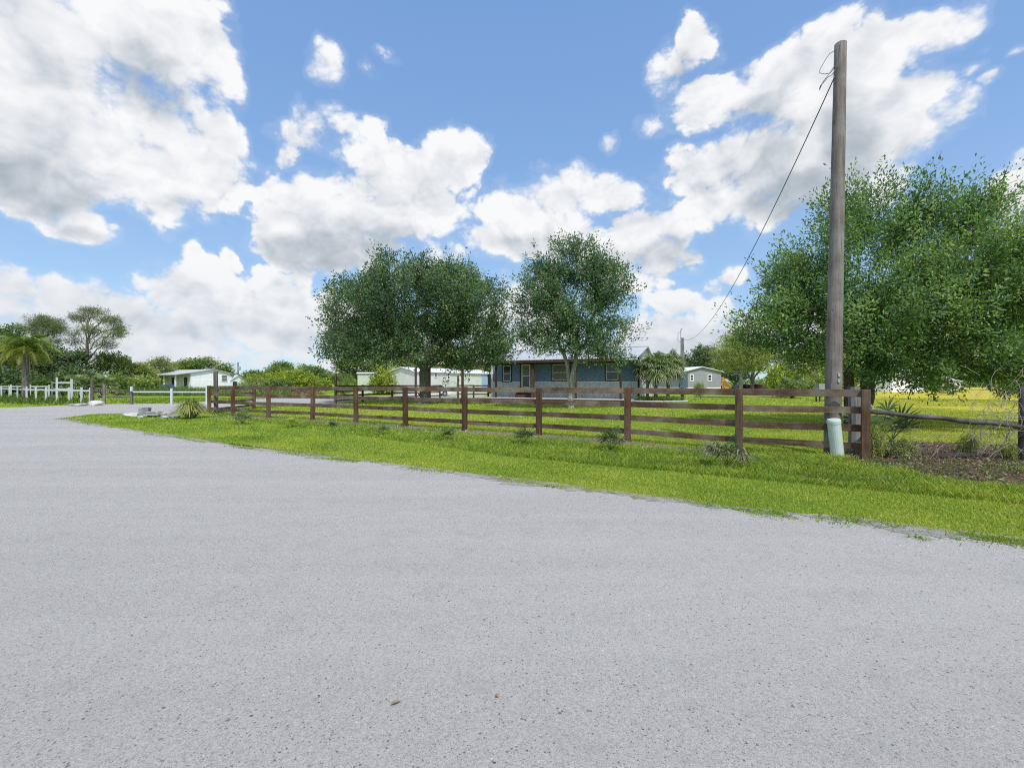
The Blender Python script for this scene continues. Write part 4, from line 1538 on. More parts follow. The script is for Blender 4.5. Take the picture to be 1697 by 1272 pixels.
MB().box(w.L + .003, w.L + .12, 4, 12.5, 1.1, 3.1).build('side_wall', SID_TAN2, t)
# far right
t, w = gable_house('mobile_home', 'white mobile home glimpsed beyond the yellow field under the big oak', G(1478, 84), G(1531, 90), 5, 2.9, 3.6, SID_BARN, ROOF_W)
for a, b in ((1486, 1489), (1514, 1520), (1523, 1529)):
    window(t, w.x(a), w.x(b), .8 if a > 1500 else 1.5, 2.5, 0, TRIM_W, TRIM_D, tw=.06)
t, w = gable_house('shed', 'low grey-roofed shed at the far edge of the yellow field', G(1560, 104), G(1593, 106), 6, 2.2, 3.2, SID_TAN2, ROOF_M, cat='shed')
MB().box(1.0, 2.4, -.06, -.004, .05, 1.9).build('door', TRIM_D, t)


# ---------------- cars
def car(label, loc, rz, col, pickup=False):
    t = thing('parked_car', label, 'car', loc, rz)
    body = mat_plain('car_paint', col, .3, .03, 2, 0, spec=.6)
    side = [(-2.2, .35), (2.2, .35), (2.25, .72), (2.1, .92), (1.1, .98), (.5, 1.42), (-.9 if not pickup else -.4, 1.45), (-1.6 if not pickup else -.6, 1.0), (-2.2, .95), (-2.25, .6)]
    MB().prism(side, -.85, .85).build('body', body, t)
    MB().prism([(1.0, 1.0), (.48, 1.37), (-.85 if not pickup else -.38, 1.40), (-1.45 if not pickup else -.5, 1.02)], -.862, .862).build('windows', GLASS, t)
    for x in (-1.35, 1.35):
        for y in (-.86, .66):
            wl = MB().tube([(x, y, .33), (x, y + .2, .33)], .33, 16).build('wheel', TRIM_D, t)
            MB().tube([(x, y - .01, .33), (x, y + .21, .33)], .18, 12).build('rim', GALV, wl)
    return t


car('black car parked by the orange stair of the grey mobile home', G(1232, 80), R(5), (.015, .015, .018))
car('dark red car parked in the shade behind the thick oak trunk', G(1262, 78), R(-60), (.25, .03, .03))
car('white car parked just right of the wide oak trunk', G(717, 56), R(200), (.75, .76, .78))
car('dark blue pickup parked at the porch of the white house', G(276, 71), R(150), (.04, .06, .10), True)
st = G(1363, 38)
t = thing('grey_stand', 'grey plank stand on thin legs on the lawn behind the top rail', 'stand', st)
mm = mat_wood('grey_plank', (.12, .125, .125), (.30, .31, .31), (.36, .37, .37), .5)
MB().box(-.48, .48, -.3, .3, .55, 1.52, .01).build('box', mm, t)
for x in (-.38, .38):
    for y in (-.22, .22):
        MB().box(x - .04, x + .04, y - .04, y + .04, 0, .55).build('leg', TRIM_D, t)
# ------------------------------------------------------------------ background trees, palms, bushes, plants
rv = random.Random(17)
VAR = []
for sd_ in range(5):
    r_ = random.Random(40 + sd_)
    blobs = [(0, 0, 6.0, 3.2, 3.2, 2.6)]
    for k in range(7):
        a = k * .9 + r_.random()
        blobs.append((2.0 * math.cos(a) * r_.uniform(.6, 1.2), 2.0 * math.sin(a) * r_.uniform(.6, 1.2), r_.uniform(3.6, 8.0), r_.uniform(1.3, 2.1), r_.uniform(1.3, 2.1), r_.uniform(1.0, 1.7)))
    mb, q, ti = tree_mesh(100 + sd_, 1.8, blobs, 330, .24, (.36, .19), twig=.75, per=26, shell=.4, spray=.22, forks=[(-1.5, .3, 4.6), (1.4, -.3, 5.0), (.2, 1.2, 5.4)], clump=.3, min_r=.02, sides=5)
    zt = float(np.quantile(q[..., 2], .995))
    VAR.append((mb, q / zt, ti, zt))
BUSH = []
for sd_ in range(4):
    r_ = random.Random(70 + sd_)
    blobs = [(0, 0, .8, 1.1, 1.1, .75)] + [(r_.uniform(-1, 1), r_.uniform(-1, 1), r_.uniform(.4, 1.1), r_.uniform(.4, .7), r_.uniform(.4, .7), r_.uniform(.35, .7)) for _ in range(6)]
    mb, q, ti = tree_mesh(200 + sd_, .15, blobs, 170, .05, (.17, .085), twig=.32, per=26, shell=.35, spray=.2, clump=.25, min_r=.008, sides=4, flare=0)
    q[..., 2] = np.maximum(q[..., 2], .02)
    zt = float(np.quantile(q[..., 2], .995))
    BUSH.append((mb, q / zt, ti, zt))
proto = {}


def place(kind, var, label, px, top, hw, Z, leafm, bark=None, group=None, base_y=None, name=None, cat=None, dy=1.0):
    """a tree or bush whose top stands at photo height `top` and half width `hw` pixels at depth Z"""
    lib = VAR if kind == 'tree' else BUSH
    key = (kind, var)
    height = max(.3, HC - (top - CY) / F * Z)
    if key not in proto:
        mb, q, ti, zt = lib[var]
        b = MB()
        b.v = [(x / zt, y / zt, z / zt) for x, y, z in mb.v]
        b.f = mb.f
        wo = b.build('trunk' if kind == 'tree' else 'stems', BARK_OAK, None, smooth=True)
        cr = np_mesh('crown' if kind == 'tree' else 'foliage', q, 4, leafm, None, ti)
        ext = float(np.quantile(np.abs(q[..., 0]), .985))
        proto[key] = (wo, cr, ext)
        COL.objects.unlink(wo)
        COL.objects.unlink(cr)
    wo, cr, ext = proto[key]
    t = thing(name or ('broadleaf_tree' if kind == 'tree' else 'bush'), label, cat or ('tree' if kind == 'tree' else 'bush'), G(px, Z), rv.uniform(-.6, .6) + rv.choice((0, math.pi)), group)
    sx = hw / F * Z / ext
    t.scale = (sx, sx * dy, height)
    for s, mt in ((wo, bark or BARK_OAK), (cr, leafm)):
        c = s.copy()
        link(c, t)
        c.material_slots[0].link = 'OBJECT'
        c.material_slots[0].material = mt
    return t


T = 'tree'
B_ = 'bush'
place(T, 0, 'dark tree cut by the left frame edge, behind the big palm', -6, 541, 42, 62, LEAF_DK)
place(T, 1, 'dark rounded tree just right of the big palm crown', 98, 574, 40, 64, LEAF_DK)
place(T, 2, 'dark low tree behind the big palm trunk', 52, 586, 40, 66, LEAF_DK)
place(T, 3, 'leafy green tree right of the tall pine trunk', 186, 583, 30, 68, LEAF_MID)
place(T, 4, 'yellow-green tree between the pine and the grey-green tree', 226, 601, 26, 72, LEAF_LIME)
place(T, 0, 'grey-green tree left of the white house roof', 260, 592, 24, 80, LEAF_GREY)
place(T, 1, 'low light green tree over the left slope of the white house roof', 303, 599, 26, 100, LEAF_LIME)
place(T, 2, 'rounded bright green tree over the gable of the white house', 345, 592, 33, 98, LEAF_MID)
place(T, 3, 'small dark tree right of the far utility pole', 424, 613, 20, 105, LEAF_MID)
place(T, 4, 'rounded dark tree above the left end of the yellow hedge', 469, 599, 25, 100, LEAF_MID)
place(T, 0, 'rounded dark tree above the right end of the yellow hedge', 519, 604, 27, 98, LEAF_MID)
place(T, 1, 'small green tree left of the pale green shed', 566, 619, 17, 82, LEAF_MID)
place(T, 2, 'tall grey-green tree behind the pale green shed', 598, 590, 40, 88, LEAF_GREY)
place(T, 3, 'tall grey-green tree behind the yellow bush', 648, 584, 40, 90, LEAF_GREY)
place(T, 4, 'grey-green tree behind the wide oak trunk', 694, 592, 32, 92, LEAF_GREY)
place(T, 0, 'light green tree above the middle of the cream mobile home', 752, 598, 30, 96, LEAF_LIME)
place(T, 1, 'light green tree above the pale blue door of the mobile home', 800, 600, 26, 98, LEAF_GREY)
place(T, 2, 'dark green tree behind the left gable of the grey mobile home', 1156, 573, 26, 92, LEAF_DK)
place(T, 4, 'dark green tree over the right side of the grey mobile home', 1192, 582, 24, 98, LEAF_MID)
place(T, 1, 'dark tree filling the gap between the grey mobile home and the shady thick-trunked tree', 1218, 600, 28, 104, LEAF_DK)
place(T, 3, 'shady thick-trunked tree with two cars parked beneath it', 1247, 566, 50, 78, LEAF_DK)
place(T, 0, 'dark tree behind the fan palm heads', 1112, 592, 24, 90, LEAF_MID)
place(T, 1, 'mid green tree left of the utility pole, behind the laurel oak branches', 1345, 575, 48, 62, LEAF_LIME)
place(T, 2, 'dark bushy tree between the utility pole and the laurel oak trunks', 1404, 600, 34, 70, LEAF_MID)
place(T, 4, 'far green tree right of the white mobile home in the field', 1546, 612, 24, 118, LEAF_MID)
place(T, 0, 'far green tree behind the low shed at the field edge', 1588, 606, 30, 124, LEAF_DK)
place(T, 1, 'far tree at the field edge, right of the low shed', 1640, 604, 34, 116, LEAF_MID)
place(T, 2, 'far tree at the field edge by the right frame edge', 1696, 602, 34, 112, LEAF_GREY)
place(T, 3, 'far tree left of the white mobile home in the field', 1458, 610, 26, 120, LEAF_DK)
# the pale tree by the grey mobile home, on a slim stem
bl = [(0, 0, 4.6, 3.0, 2.8, 1.9), (-1.5, 0, 3.8, 1.7, 1.7, 1.2), (1.7, .2, 4.0, 1.7, 1.7, 1.2), (.2, 0, 6.2, 1.6, 1.6, 1.1), (1.1, 0, 5.4, 1.8, 1.6, 1.2), (-.9, 0, 5.5, 1.7, 1.6, 1.2)]
mb, q, ti = tree_mesh(61, 1.9, bl, 800, .17, (.14, .07), twig=.5, per=42, shell=.4, forks=[(-.9, 0, 3.6), (.9, .1, 3.7), (0, .4, 4.0)], spray=.18)
tree('pale_tree', 'pale yellow-green rounded tree on a slim trunk before the grey mobile home', G(1228, 49), mb, q, ti, BARK_PALE, LEAF_LIME)
# bushes
place(B_, 0, 'bright yellow-green hedge bush, left part of the long hedge', 440, 618, 30, 76, LEAF_YEL)
place(B_, 1, 'bright yellow-green hedge bush, tallest middle part of the long hedge', 482, 612.5, 36, 77, LEAF_YEL)
place(B_, 2, 'bright yellow-green hedge bush, right end of the long hedge', 521, 617, 28, 76, LEAF_YEL)
place(B_, 3, 'grey-green shrub in front of the yellow hedge, left of the brush pile', 425, 626, 26, 62, LEAF_GREY)
place(B_, 0, 'dark green shrub directly left of the brush pile', 462, 626, 24, 63, LEAF_MID)
place(B_, 1, 'tall yellow bush between the two pale sheds', 641, 606, 30, 63, LEAF_YEL)
place(B_, 2, 'yellow bush behind the small pale shed', 680, 608, 30, 71, LEAF_YEL)
place(B_, 3, 'green shrub at the left corner of the pale green shed', 570, 626, 13, 60, LEAF_MID)
place(B_, 0, 'low green shrub beside the meter pole, before the grey mobile home', 1161, 633, 10, 45, LEAF_LIME)
place(B_, 1, 'yellowing bush right of the shady parked cars', 1292, 603, 22, 52, LEAF_YEL)
place(B_, 2, 'yellow-green bush by the grey plank stand', 1352, 608, 26, 54, LEAF_LIME)
place(B_, 3, 'dark round shrub beside the dark red car', 1276, 630, 14, 62, LEAF_DK)
place(B_, 0, 'bright green bush seen left of the laurel oak trunks', 1392, 612, 28, 40, LEAF_LIME)
place(B_, 1, 'green bush at the far edge of the yellow field', 1545, 624, 14, 92, LEAF_MID)
place(B_, 2, 'green bush at the right frame edge behind the wire fence', 1690, 606, 34, 40, LEAF_MID)
place(B_, 3, 'green bush under the pine, beside the small palms', 205, 618, 34, 60, LEAF_MID)
place(B_, 0, 'light green bush left of the dark blue pickup', 236, 622, 30, 66, LEAF_LIME)
place(B_, 1, 'dark bush at the far left behind the white fences', 12, 605, 44, 58, LEAF_DK)
place(B_, 2, 'dark green bush behind the tall white entrance panel', 104, 606, 42, 58, LEAF_DK)
place(B_, 1, 'low weedy shrub growing at the foot of the brown fence end post', 1450, 708, 15, 9.3, LEAF_LIME)
place(B_, 3, 'leafy weed in the middle of the log fence', 1604, 718, 17, 9.8, LEAF_LIME)
place(B_, 0, 'small leafy weed at the foot of the right edge post', 1668, 736, 12, 9.0, LEAF_LIME)
place(B_, 2, 'grey weed clump under the left end of the log rail', 1490, 724, 22, 9.2, LEAF_GREY)

# ---------------- pines
def pine(label, px, top, Z, spec, seed):
    base = G(px, Z)
    k = Z / F
    blobs = []
    for bx, by, rx, rz_ in spec:
        p = W(bx, by, Z) - base
        blobs.append((p.x, random.Random(bx).uniform(-1.2, 1.2), p.z, rx * k * 1.1, rx * k, rz_ * k * .6))
    ht = (W(px, top, Z) - base).z
    tp = [(0, 0, ht * f) for f in (.12, .25, .38, .5, .62, .74, .85, .94)]
    fk = []
    r_ = random.Random(seed)
    for b in blobs:
        lv = min(8, max(2, int((b[2] * .8 / ht) / .12)))
        fk.append((b[0] * .8, b[1] * .8, b[2], lv))
    mb, q, ti = tree_mesh(seed, ht * .9, blobs, 430, .22, (.40, .05), twig=.30, per=30, shell=.2, trunk_pts=tp, forks=fk, spray=.5, clump=.22, start_at=3, min_r=.02, sides=5, flare=1.2)
    tree('pine_tree', label, base, mb, q, ti, BARK_PINE, LEAF_PINE)


pine('tall pine with an open flat crown at the left', 144, 512, 66, [(145, 516, 20, 8), (130, 527, 18, 8), (170, 530, 20, 9), (185, 545, 18, 8), (122, 550, 14, 8), (200, 556, 17, 9), (160, 548, 18, 8), (190, 572, 14, 7), (115, 565, 12, 8), (212, 560, 8, 6), (165, 570, 14, 6)], 301)
pine('shorter pine left of the tall one, above the dark trees', 69, 525, 70, [(68, 530, 20, 9), (50, 545, 16, 7), (85, 540, 20, 10), (34, 545, 10, 7), (102, 548, 16, 12), (98, 568, 12, 9), (72, 556, 14, 8)], 302)

# ---------------- palms
def fan(r, c, d, upv, R_, n=22, spread=240, droop=.25, w=.05):
    """one fan leaf: blades radiating from c about axis d; returns quads"""
    d = unit(np.asarray(d, float))
    s = unit(np.cross(d, upv))
    u = np.cross(s, d)
    Q = []
    for i in range(n):
        a = R(-spread / 2 + spread * i / (n - 1))
        e = unit(d * math.cos(a) + s * math.sin(a) + u * (.18 + .1 * r.normal()))
        L = R_ * (.72 + .28 * math.cos(a * .6)) * r.uniform(.88, 1.08)
        p1 = c + e * L * .55
        p2 = c + e * L - np.array([0, 0, droop * L * r.uniform(.6, 1.4)])
        sd = unit(np.cross(e, u)) * w * .5
        Q.append([c - sd * .25, c + sd * .25, p1 + sd, p1 - sd])
        Q.append([p1 - sd, p1 + sd, p2 + sd * .12, p2 - sd * .12])
    return Q


PALM_G = mat_leaf('palm_leaf', (.06, .105, .035), (.19, .265, .10), (.48, .48, .28), .36, .45)
PALM_D = mat_leaf('palmetto_leaf', (.020, .045, .018), (.055, .10, .035), (.16, .19, .06), .2, .45)
PALM_DRY = mat_leaf('dry_frond', (.07, .058, .042), (.19, .17, .135), (.34, .32, .27), .15, .7)
TRUNK_P = mat_bark('palm_bark', (.07, .06, .05), (.17, .15, .13), (.27, .25, .23))


def fan_palm(name, label, base, h, tr, R_, n_leaf, seed, leafm, pet=1.0, low=-.5, dry=0.0, cat='palm', nseg=20, bw=.07, trunk=True, droop=.3, lean=(0, 0), yellow=.0):
    r = np.random.default_rng(seed)
    t = thing(name, label, cat, base)
    if trunk:
        pts = [(lean[0] * s * s, lean[1] * s * s, h * s) for s in np.linspace(0, 1, 9)]
        rad = [tr * (1.25 if i == 0 else 1.0) * r.uniform(.9, 1.1) for i in range(9)]
        MB().tube(pts, rad, 9).build('trunk', TRUNK_P, t)
    c0 = np.array([lean[0], lean[1], h])
    Q, tint, pt = [], [], MB()
    DQ = []
    for i in range(n_leaf):
        az = i * 2.39996 + r.normal() * .2
        f = (i + .5) / n_leaf
        el = math.asin(np.clip(1 - (1 - low) * f, -1, 1)) * .95 + r.normal() * .06
        d = np.array([math.cos(az) * math.cos(el), math.sin(az) * math.cos(el), math.sin(el)])
        L = pet * r.uniform(.75, 1.15)
        c = c0 + d * L - np.array([0, 0, .12 * L * (1 - el)])
        pt.tube([c0 + d * tr * .3, c0 + d * L * .5 + np.array([0, 0, .04 * L]), c], [.022 * R_, .016 * R_, .012 * R_], 4, cap=False)
        dd = unit(d + np.array([0, 0, -.35 * (1 - f * .3)]))
        q = fan(r, c, dd, np.array([0, 0, 1.0]) + d * .2, R_ * r.uniform(.85, 1.1), nseg, 230, droop, bw)
        if dry and f > 1 - dry:
            DQ += q
        else:
            Q += q
            tint += [np.clip(.5 + r.normal() * .14 + (yellow if f > .6 else 0), 0, 1)] * len(q)
    if pt.v:
        pt.build('stalks', leafm, t)
    if Q:
        np_mesh('fronds', np.array(Q), 4, leafm, t, np.clip(np.array(tint) + r.normal(0, .09, len(tint)), 0, 1))
    if DQ:
        np_mesh('dry_fronds', np.array(DQ), 4, PALM_DRY, t, np.clip(r.normal(.5, .2, len(DQ)), 0, 1))
    return t


fan_palm('fan_palm', 'shaggy fan palm beside the right end of the blue house, left of the meter pole', G(1087, 38.5), 2.9, .16, 1.0, 36, 5, PALM_G, .95, -.75, .12, bw=.085, droop=.42, yellow=.18)
fan_palm('fan_palm', 'taller fan palm touching the meter pole, right of the shaggy one', G(1107, 39.5), 3.2, .15, .95, 32, 6, PALM_G, .85, -.8, .15, bw=.085, droop=.45, lean=(.15, 0), yellow=.22)
fan_palm('fan_palm', 'small fan palm before the house corner, left of the shaggy one', G(1073, 39.0), 2.7, .12, .85, 22, 7, PALM_G, .8, -.5, .1, bw=.08, droop=.4)
fan_palm('cabbage_palm', 'small bushy palm right of the white entrance panel, behind the weeds', G(134, 47), 1.1, .2, 1.0, 26, 8, PALM_G, 1.1, -.3, 0, bw=.1)
fan_palm('cabbage_palm', 'small bushy palm with yellowing leaves behind the log gate posts', G(166, 48), 1.0, .2, 1.0, 26, 9, PALM_G, 1.0, -.3, .08, bw=.1, yellow=.3)
fan_palm('cabbage_palm', 'low palm beside the yellowing bush in the right background', G(1313, 47), 1.1, .2, 1.0, 26, 10, PALM_G, 1.0, -.3, .15, bw=.1, yellow=.3)
fan_palm('palmetto', 'small palmetto alone in the yellow field', G(1573, 62), .35, .15, .75, 18, 12, PALM_G, .8, .0, .1, bw=.1, yellow=.3)

# queen palm at the left: feathery arching fronds
r = np.random.default_rng(33)
base = G(42, 43.5)
t = thing('queen_palm', 'tall feathery palm with drooping yellow-green fronds at the far left', 'palm', base)
hh = (W(42, 580, 43.5) - base).z
MB().tube([(0, 0, 0), (.03, 0, 1), (0, 0, 2), (.02, 0, 3.4), (0, 0, hh)], [.34, .27, .26, .24, .30], 10).build('trunk', TRUNK_P, t, smooth=True)
Q, tint = [], []
stalk = MB()
for i in range(34):
    az = i * 2.39996
    f = (i + .5) / 34
    el = R(80 - 95 * f)
    L = r.uniform(2.4, 3.05)
    pts = []
    for k in range(9):
        s = k / 8
        e = el - s * s * R(85) - s * R(12)
        if k == 0:
            p = np.array([0, 0, hh])
        else:
            p = pts[-1] + np.array([math.cos(az) * math.cos(e), math.sin(az) * math.cos(e), math.sin(e)]) * L / 8
        pts.append(p)
    stalk.tube(pts, [.03 * (1 - .8 * k / 8) for k in range(9)], 4, cap=False)
    for k in range(8):
        for j in range(5):
            s = (k + j / 5) / 8
            if s < .12:
                continue
            p = pts[k] + (pts[k + 1] - pts[k]) * j / 5
            tan = unit(pts[k + 1] - pts[k])
            sd_ = unit(np.cross(tan, [0, 0, 1]))
            for sg in (-1, 1):
                ll = .62 * math.sin(math.pi * min(1, .15 + s * .85)) + .15
                e = unit(sd_ * sg + tan * .5 + np.array([0, 0, -.35 - .4 * r.random()]) + r.normal(0, .1, 3))
                wv_ = tan * .028
                Q.append([p - wv_, p + wv_, p + e * ll * .6 + wv_ * .8 - [0, 0, .04], p + e * ll - [0, 0, .14]])
                tint.append(np.clip(.5 + .45 * f + r.normal(0, .12), 0, 1))
stalk.build('stalks', PALM_G, t)
np_mesh('fronds', np.array(Q), 4, mat_leaf('queen_palm_leaf', (.05, .09, .018), (.15, .23, .045), (.33, .35, .08), .3), t, tint)
m = MB()
for i in range(16):
    a = i * 2.4
    x, y = math.cos(a) * .3, math.sin(a) * .3
    m.tube([(x * .8, y * .8, hh - .1), (x * 1.8, y * 1.8, hh - .5), (x * 1.9, y * 1.9, hh - 1.2 - .9 * r.random())], [.05, .05, .02], 4)
m.build('dead_fronds', mat_plain('dead_frond', (.24, .20, .15), .9, .2, 4, .3), t)

# ---------------- palmettos and weeds before the road fence
SEEDL = [(402, 703, .55, 'small palmetto with two dry stalks near the left end of the road fence', .3, PALM_G), (484, 708, .36, 'low yellow-green weed, second plant from the left before the road fence', 0, LEAF_YEL), (552, 711, .30, 'tiny sprig, third plant from the left before the road fence', 0, PALM_D),
         (634, 722, .36, 'bright green little palmetto, fourth plant from the left before the road fence', 0, PALM_G), (741, 730, .36, 'dark low palmetto with a yellow top, fifth plant from the left before the road fence', 0, PALM_D),
         (868, 736, .46, 'half dried palmetto right in front of a post, sixth plant from the left', .3, PALM_D), (1012, 748, .54, 'ragged palmetto with bleached fronds, second plant from the utility pole', .35, PALM_D), (1206, 776, .58, 'withered grey-brown palmetto with looping fronds, plant nearest the utility pole', .6, PALM_D)]
for i, (px, py, h, lab, dry, mt) in enumerate(SEEDL):
    x, y = gp(px, py)
    fan_palm('palmetto', lab, (x, y, 0), .03, .03, h * .52, 11 if h > .4 else 8, 400 + i, mt, h * .66, .58, dry, 'plant', nseg=11, bw=.020 + .014 * h, trunk=False, droop=.22 if dry < .5 else .5)
# saw palmetto by the log rail
x, y = gp(1478, 760)
x, y = (1478 - CX) / F * 9.7, 9.7
fan_palm('saw_palmetto', 'dark green palmetto with stiff pointed leaves above the log rail', (x, y, 0),   .3, .05, .5, 5, 440, PALM_D, .55, .2, .15, 'plant', nseg=13, bw=.055, droop=.06)
x, y = (1456 - CX) / F * 10.0, 10.0
fan_palm('saw_palmetto', 'upright dark palmetto clump right behind the brown end post', (x, y, 0),   .3, .06, .42, 9, 441, PALM_G, .65, .5, .15, 'plant', nseg=12, bw=.05, droop=.15)

# fountain grass clump
r = np.random.default_rng(51)
x, y = gp(316, 693)
t = thing('fountain_grass', 'large tussock of arching yellow-green grass beside the concrete rubble', 'ornamental grass', (x, y, 0))
Q, tint = [], []
for i in range(620):
    a = r.uniform(0, 6.28)
    out = r.uniform(.05, 1.0) ** .8 * .85
    L = r.uniform(.65, 1.15)
    p0 = np.array([math.cos(a), math.sin(a), 0]) * r.uniform(0, .16)
    d = np.array([math.cos(a), math.sin(a), 0])
    p1 = p0 + d * out * .55 + [0, 0, L * (.82 - out * .38)]
    p2 = p0 + d * out * 1.05 + [0, 0, L * max(.08, 1.0 - out * 1.05)]
    s = np.array([-math.sin(a), math.cos(a), 0]) * .011
    Q.append([p0 - s, p0 + s, p1 + s, p1 - s])
    Q.append([p1 - s, p1 + s, p2 + s * .2, p2 - s * .2])
    c = np.clip(.5 + r.normal(0, .2) + (.4 if out > .6 else 0), 0, 1)
    tint += [c, c]
np_mesh('foliage', np.array(Q), 4, mat_leaf('tussock_blade', (.06, .09, .02), (.19, .255, .05), (.40, .40, .15), .28), t, tint)

# tall weeds: meadow before the white house, and along the white fence
def weeds(name, label, x0, x1, y0, y1, n, h, seed, keep=None, mat=None):
    r = np.random.default_rng(seed)
    P = np.c_[r.uniform(x0, x1, n), r.uniform(y0, y1, n)]
    P = P[hnoise(P, .35, seed) + r.normal(0, .3, n) > -.25]
    P = P[~in_poly(P, gravel_np)]
    if keep is not None:
        P = P[keep(P)]
    n = len(P)
    hh_ = h * r.uniform(.4, 1.25, n) * (1 + .4 * hnoise(P, .5, seed + 1))
    global rng
    v, tt = blades(P, hh_, .05 * r.uniform(.6, 1.5, n), np.clip(.40 + .2 * hnoise(P, .8, seed + 2) + r.normal(0, .16, n), 0, 1), .35)
    o = np_mesh(name, v, 4, mat or LEAF_MID, None, tt)
    tag(o, label, 'weeds', kind='stuff')


def behind_white(P):
    k = P[:, 0] / P[:, 1] * F + CX
    return (k < 480) & (k > 205)


weeds('weeds', 'tall green weeds in front of the white house', -60, -18, 56, 68, 16000, .95, 61, behind_white)
wp_np = np.array(sorted(wp))


def near_fence(P):
    k = P[:, 0] / P[:, 1] * F + CX
    yf = np.interp(P[:, 0], wp_np[:, 0], wp_np[:, 1])
    d = P[:, 1] - yf
    return (k < 150) & (d > -3.2) & (d < 3.5)


weeds('weeds', 'knee-high weeds around the white fence posts at the far left', -75, -29, 30, 62, 26000, .42, 63, near_fence, mat_leaf('weed_leaf', (.03, .06, .012), (.10, .17, .02), (.24, .28, .05), .25))

# broadleaf weeds and straw scattered through the verge
r = np.random.default_rng(404)
C = np.c_[r.uniform(-14, 11, 420), r.uniform(4.5, 18, 420)]
dd_ = (C - e0) @ en
C = C[(dd_ > .25) & (fence_side(C) < .3) & ((dd_ > 1.9) | (r.random(len(C)) < .25))]
C = np.r_[C, np.c_[r.uniform(5.4, 10.5, 70), r.uniform(6.6, 8.6, 70)]]
C = C[~in_poly(C, gravel_np)]
m_ = 42
ctr = np.repeat(C, m_, 0)
sz = np.repeat(r.uniform(.05, .17, len(C)), m_)
Pw = np.c_[ctr + r.normal(0, 1, ctr.shape) * sz[:, None], np.abs(r.normal(.03, .03, len(ctr))) + .012]
qw = leaf_quads(Pw, r.normal(0, 1, (len(ctr), 3)) + [0, 0, .25], r.normal(0, .4, (len(ctr), 3)) + [0, 0, 1], r.uniform(.02, .055, len(ctr)), r.uniform(.010, .024, len(ctr)))
tw_ = np.clip(np.repeat(r.choice([.25, .4, .55, .95], len(C), p=[.35, .3, .2, .15]), m_) + r.normal(0, .1, len(ctr)), 0, 1)
o = np_mesh('weeds', qw, 4, mat_leaf('verge_weed', (.04, .085, .025), (.12, .22, .045), (.34, .31, .14), .28), None, tw_)
tag(o, 'low broadleaf weeds and straw dotted through the grass verge', 'weeds', kind='stuff')

# far-off wood along the horizon
r = np.random.default_rng(77)
n = 26000
X = r.uniform(-520, 520, n)
Yf = 235 + 20 * np.sin(X * .02) + r.uniform(-18, 18, n)
top = 4.6 + 2.0 * np.sin(X * .045) + 1.4 * np.sin(X * .13 + 1) + .8 * np.sin(X * .31)
Zh = np.abs(r.random(n) ** .7) * np.maximum(top, 1.5)
P = np.c_[X, Yf, Zh]
q = leaf_quads(P, r.normal(0, 1, (n, 3)), r.normal(0, .5, (n, 3)) + [0, -.3, .8], r.uniform(1.6, 3.2, n), r.uniform(1.0, 1.8, n))
o = np_mesh('treeline', q, 4, LEAF_MID, None, np.clip(r.normal(.42, .18, n), 0, 1))
tag(o, 'distant line of woods along the horizon', 'woods', kind='stuff')

# ---------------- rubble, rocks, brush
STONE = mat_plain('grey_concrete_rubble', (.30, .31, .32), .9, .35, 5, .6, 14)
STONE_L = mat_plain('pale_rubble', (.50, .49, .46), .9, .2, 5, .6, 14)
DSTONE = mat_plain('dark_concrete_block', (.19, .205, .22), .9, .4, 8, .6, 14)


def rock(name, label, px, py, w, h, d, mat, seed, cat='rock', slab=False, Y=None, lift=0.0, rz=0.0):
    rr_ = random.Random(seed)
    x, y = gp(px, py) if Y is None else ((px - CX) / F * Y, Y)
    bm = bmesh.new()
    if slab:
        bmesh.ops.create_cube(bm, size=1)
        bmesh.ops.subdivide_edges(bm, edges=bm.edges[:], cuts=2, use_grid_fill=True)
        j = .05
    else:
        bmesh.ops.create_icosphere(bm, subdivisions=2, radius=.55)
        j = .10
    for v in bm.verts:
        v.co += Vector((rr_.uniform(-j, j), rr_.uniform(-j, j), rr_.uniform(-j, j)))
        v.co = Vector((v.co.x * w, v.co.y * d, (v.co.z + .38) * h))
    me = bpy.data.meshes.new(name)
    bm.to_mesh(me)
    bm.free()
    me.materials.append(mat)
    o = bpy.data.objects.new(name, me)
    link(o)
    o.location = (x, y, lift)
    o.rotation_euler = (rr_.uniform(-.06, .06), rr_.uniform(-.06, .06), rz)
    return tag(o, label, cat)


rock('concrete_block', 'upright dark grey concrete block in the rubble by the driveway', 240.5, 691, .36, .46, .34, DSTONE, 1, 'concrete block', True, 20.9, 0.0, .3)
rock('concrete_slab', 'pale flat concrete slab left of the upright dark block', 223, 690, .55, .15, .5, STONE_L, 2, 'concrete slab', True, 21.2, .02, .1)
rock('concrete_slab', 'grey concrete slab lying right of the upright dark block', 259, 690, .70, .17, .6, STONE, 3, 'concrete slab', True, 20.8, .10, -.1)
rock('boulder', 'rough brownish rock between the grey slab and the grass tussock', 278, 691, .42, .32, .4, STONE, 4, 'rock', False, 20.6)
rock('boulder', 'flat dark rock under the edge of the grass tussock', 290, 694, .4, .18, .35, DSTONE, 5, 'rock', False, 20.2)
rock('stone', 'small pale stone on the grass left of the pale slab', 208, 688, .26, .12, .2, STONE_L, 6, 'stone', False, 21.6)
rock('stone', 'small pale stone on the grass below the upright block', 233, 695, .22, .10, .2, STONE_L, 7, 'stone', False, 20.1)
rock('stone', 'small pale stone, the middle one of the row left of the block', 215, 691, .2, .10, .2, STONE_L, 8, 'stone', False, 21.0)
rock('stone', 'grey stone fallen below the flat slab right of the block', 272, 698, .3, .12, .25, STONE, 9, 'stone', False, 19.9)
rock('boulder', 'large pale rock at the foot of the log gate post', 159, 673, .85, .38, .6, STONE_L, 10, 'rock', False, 31.5)
rock('boulder', 'flat grey rock left of the large pale rock', 133, 673, .95, .20, .6, STONE, 11, 'rock', False, 31.2)
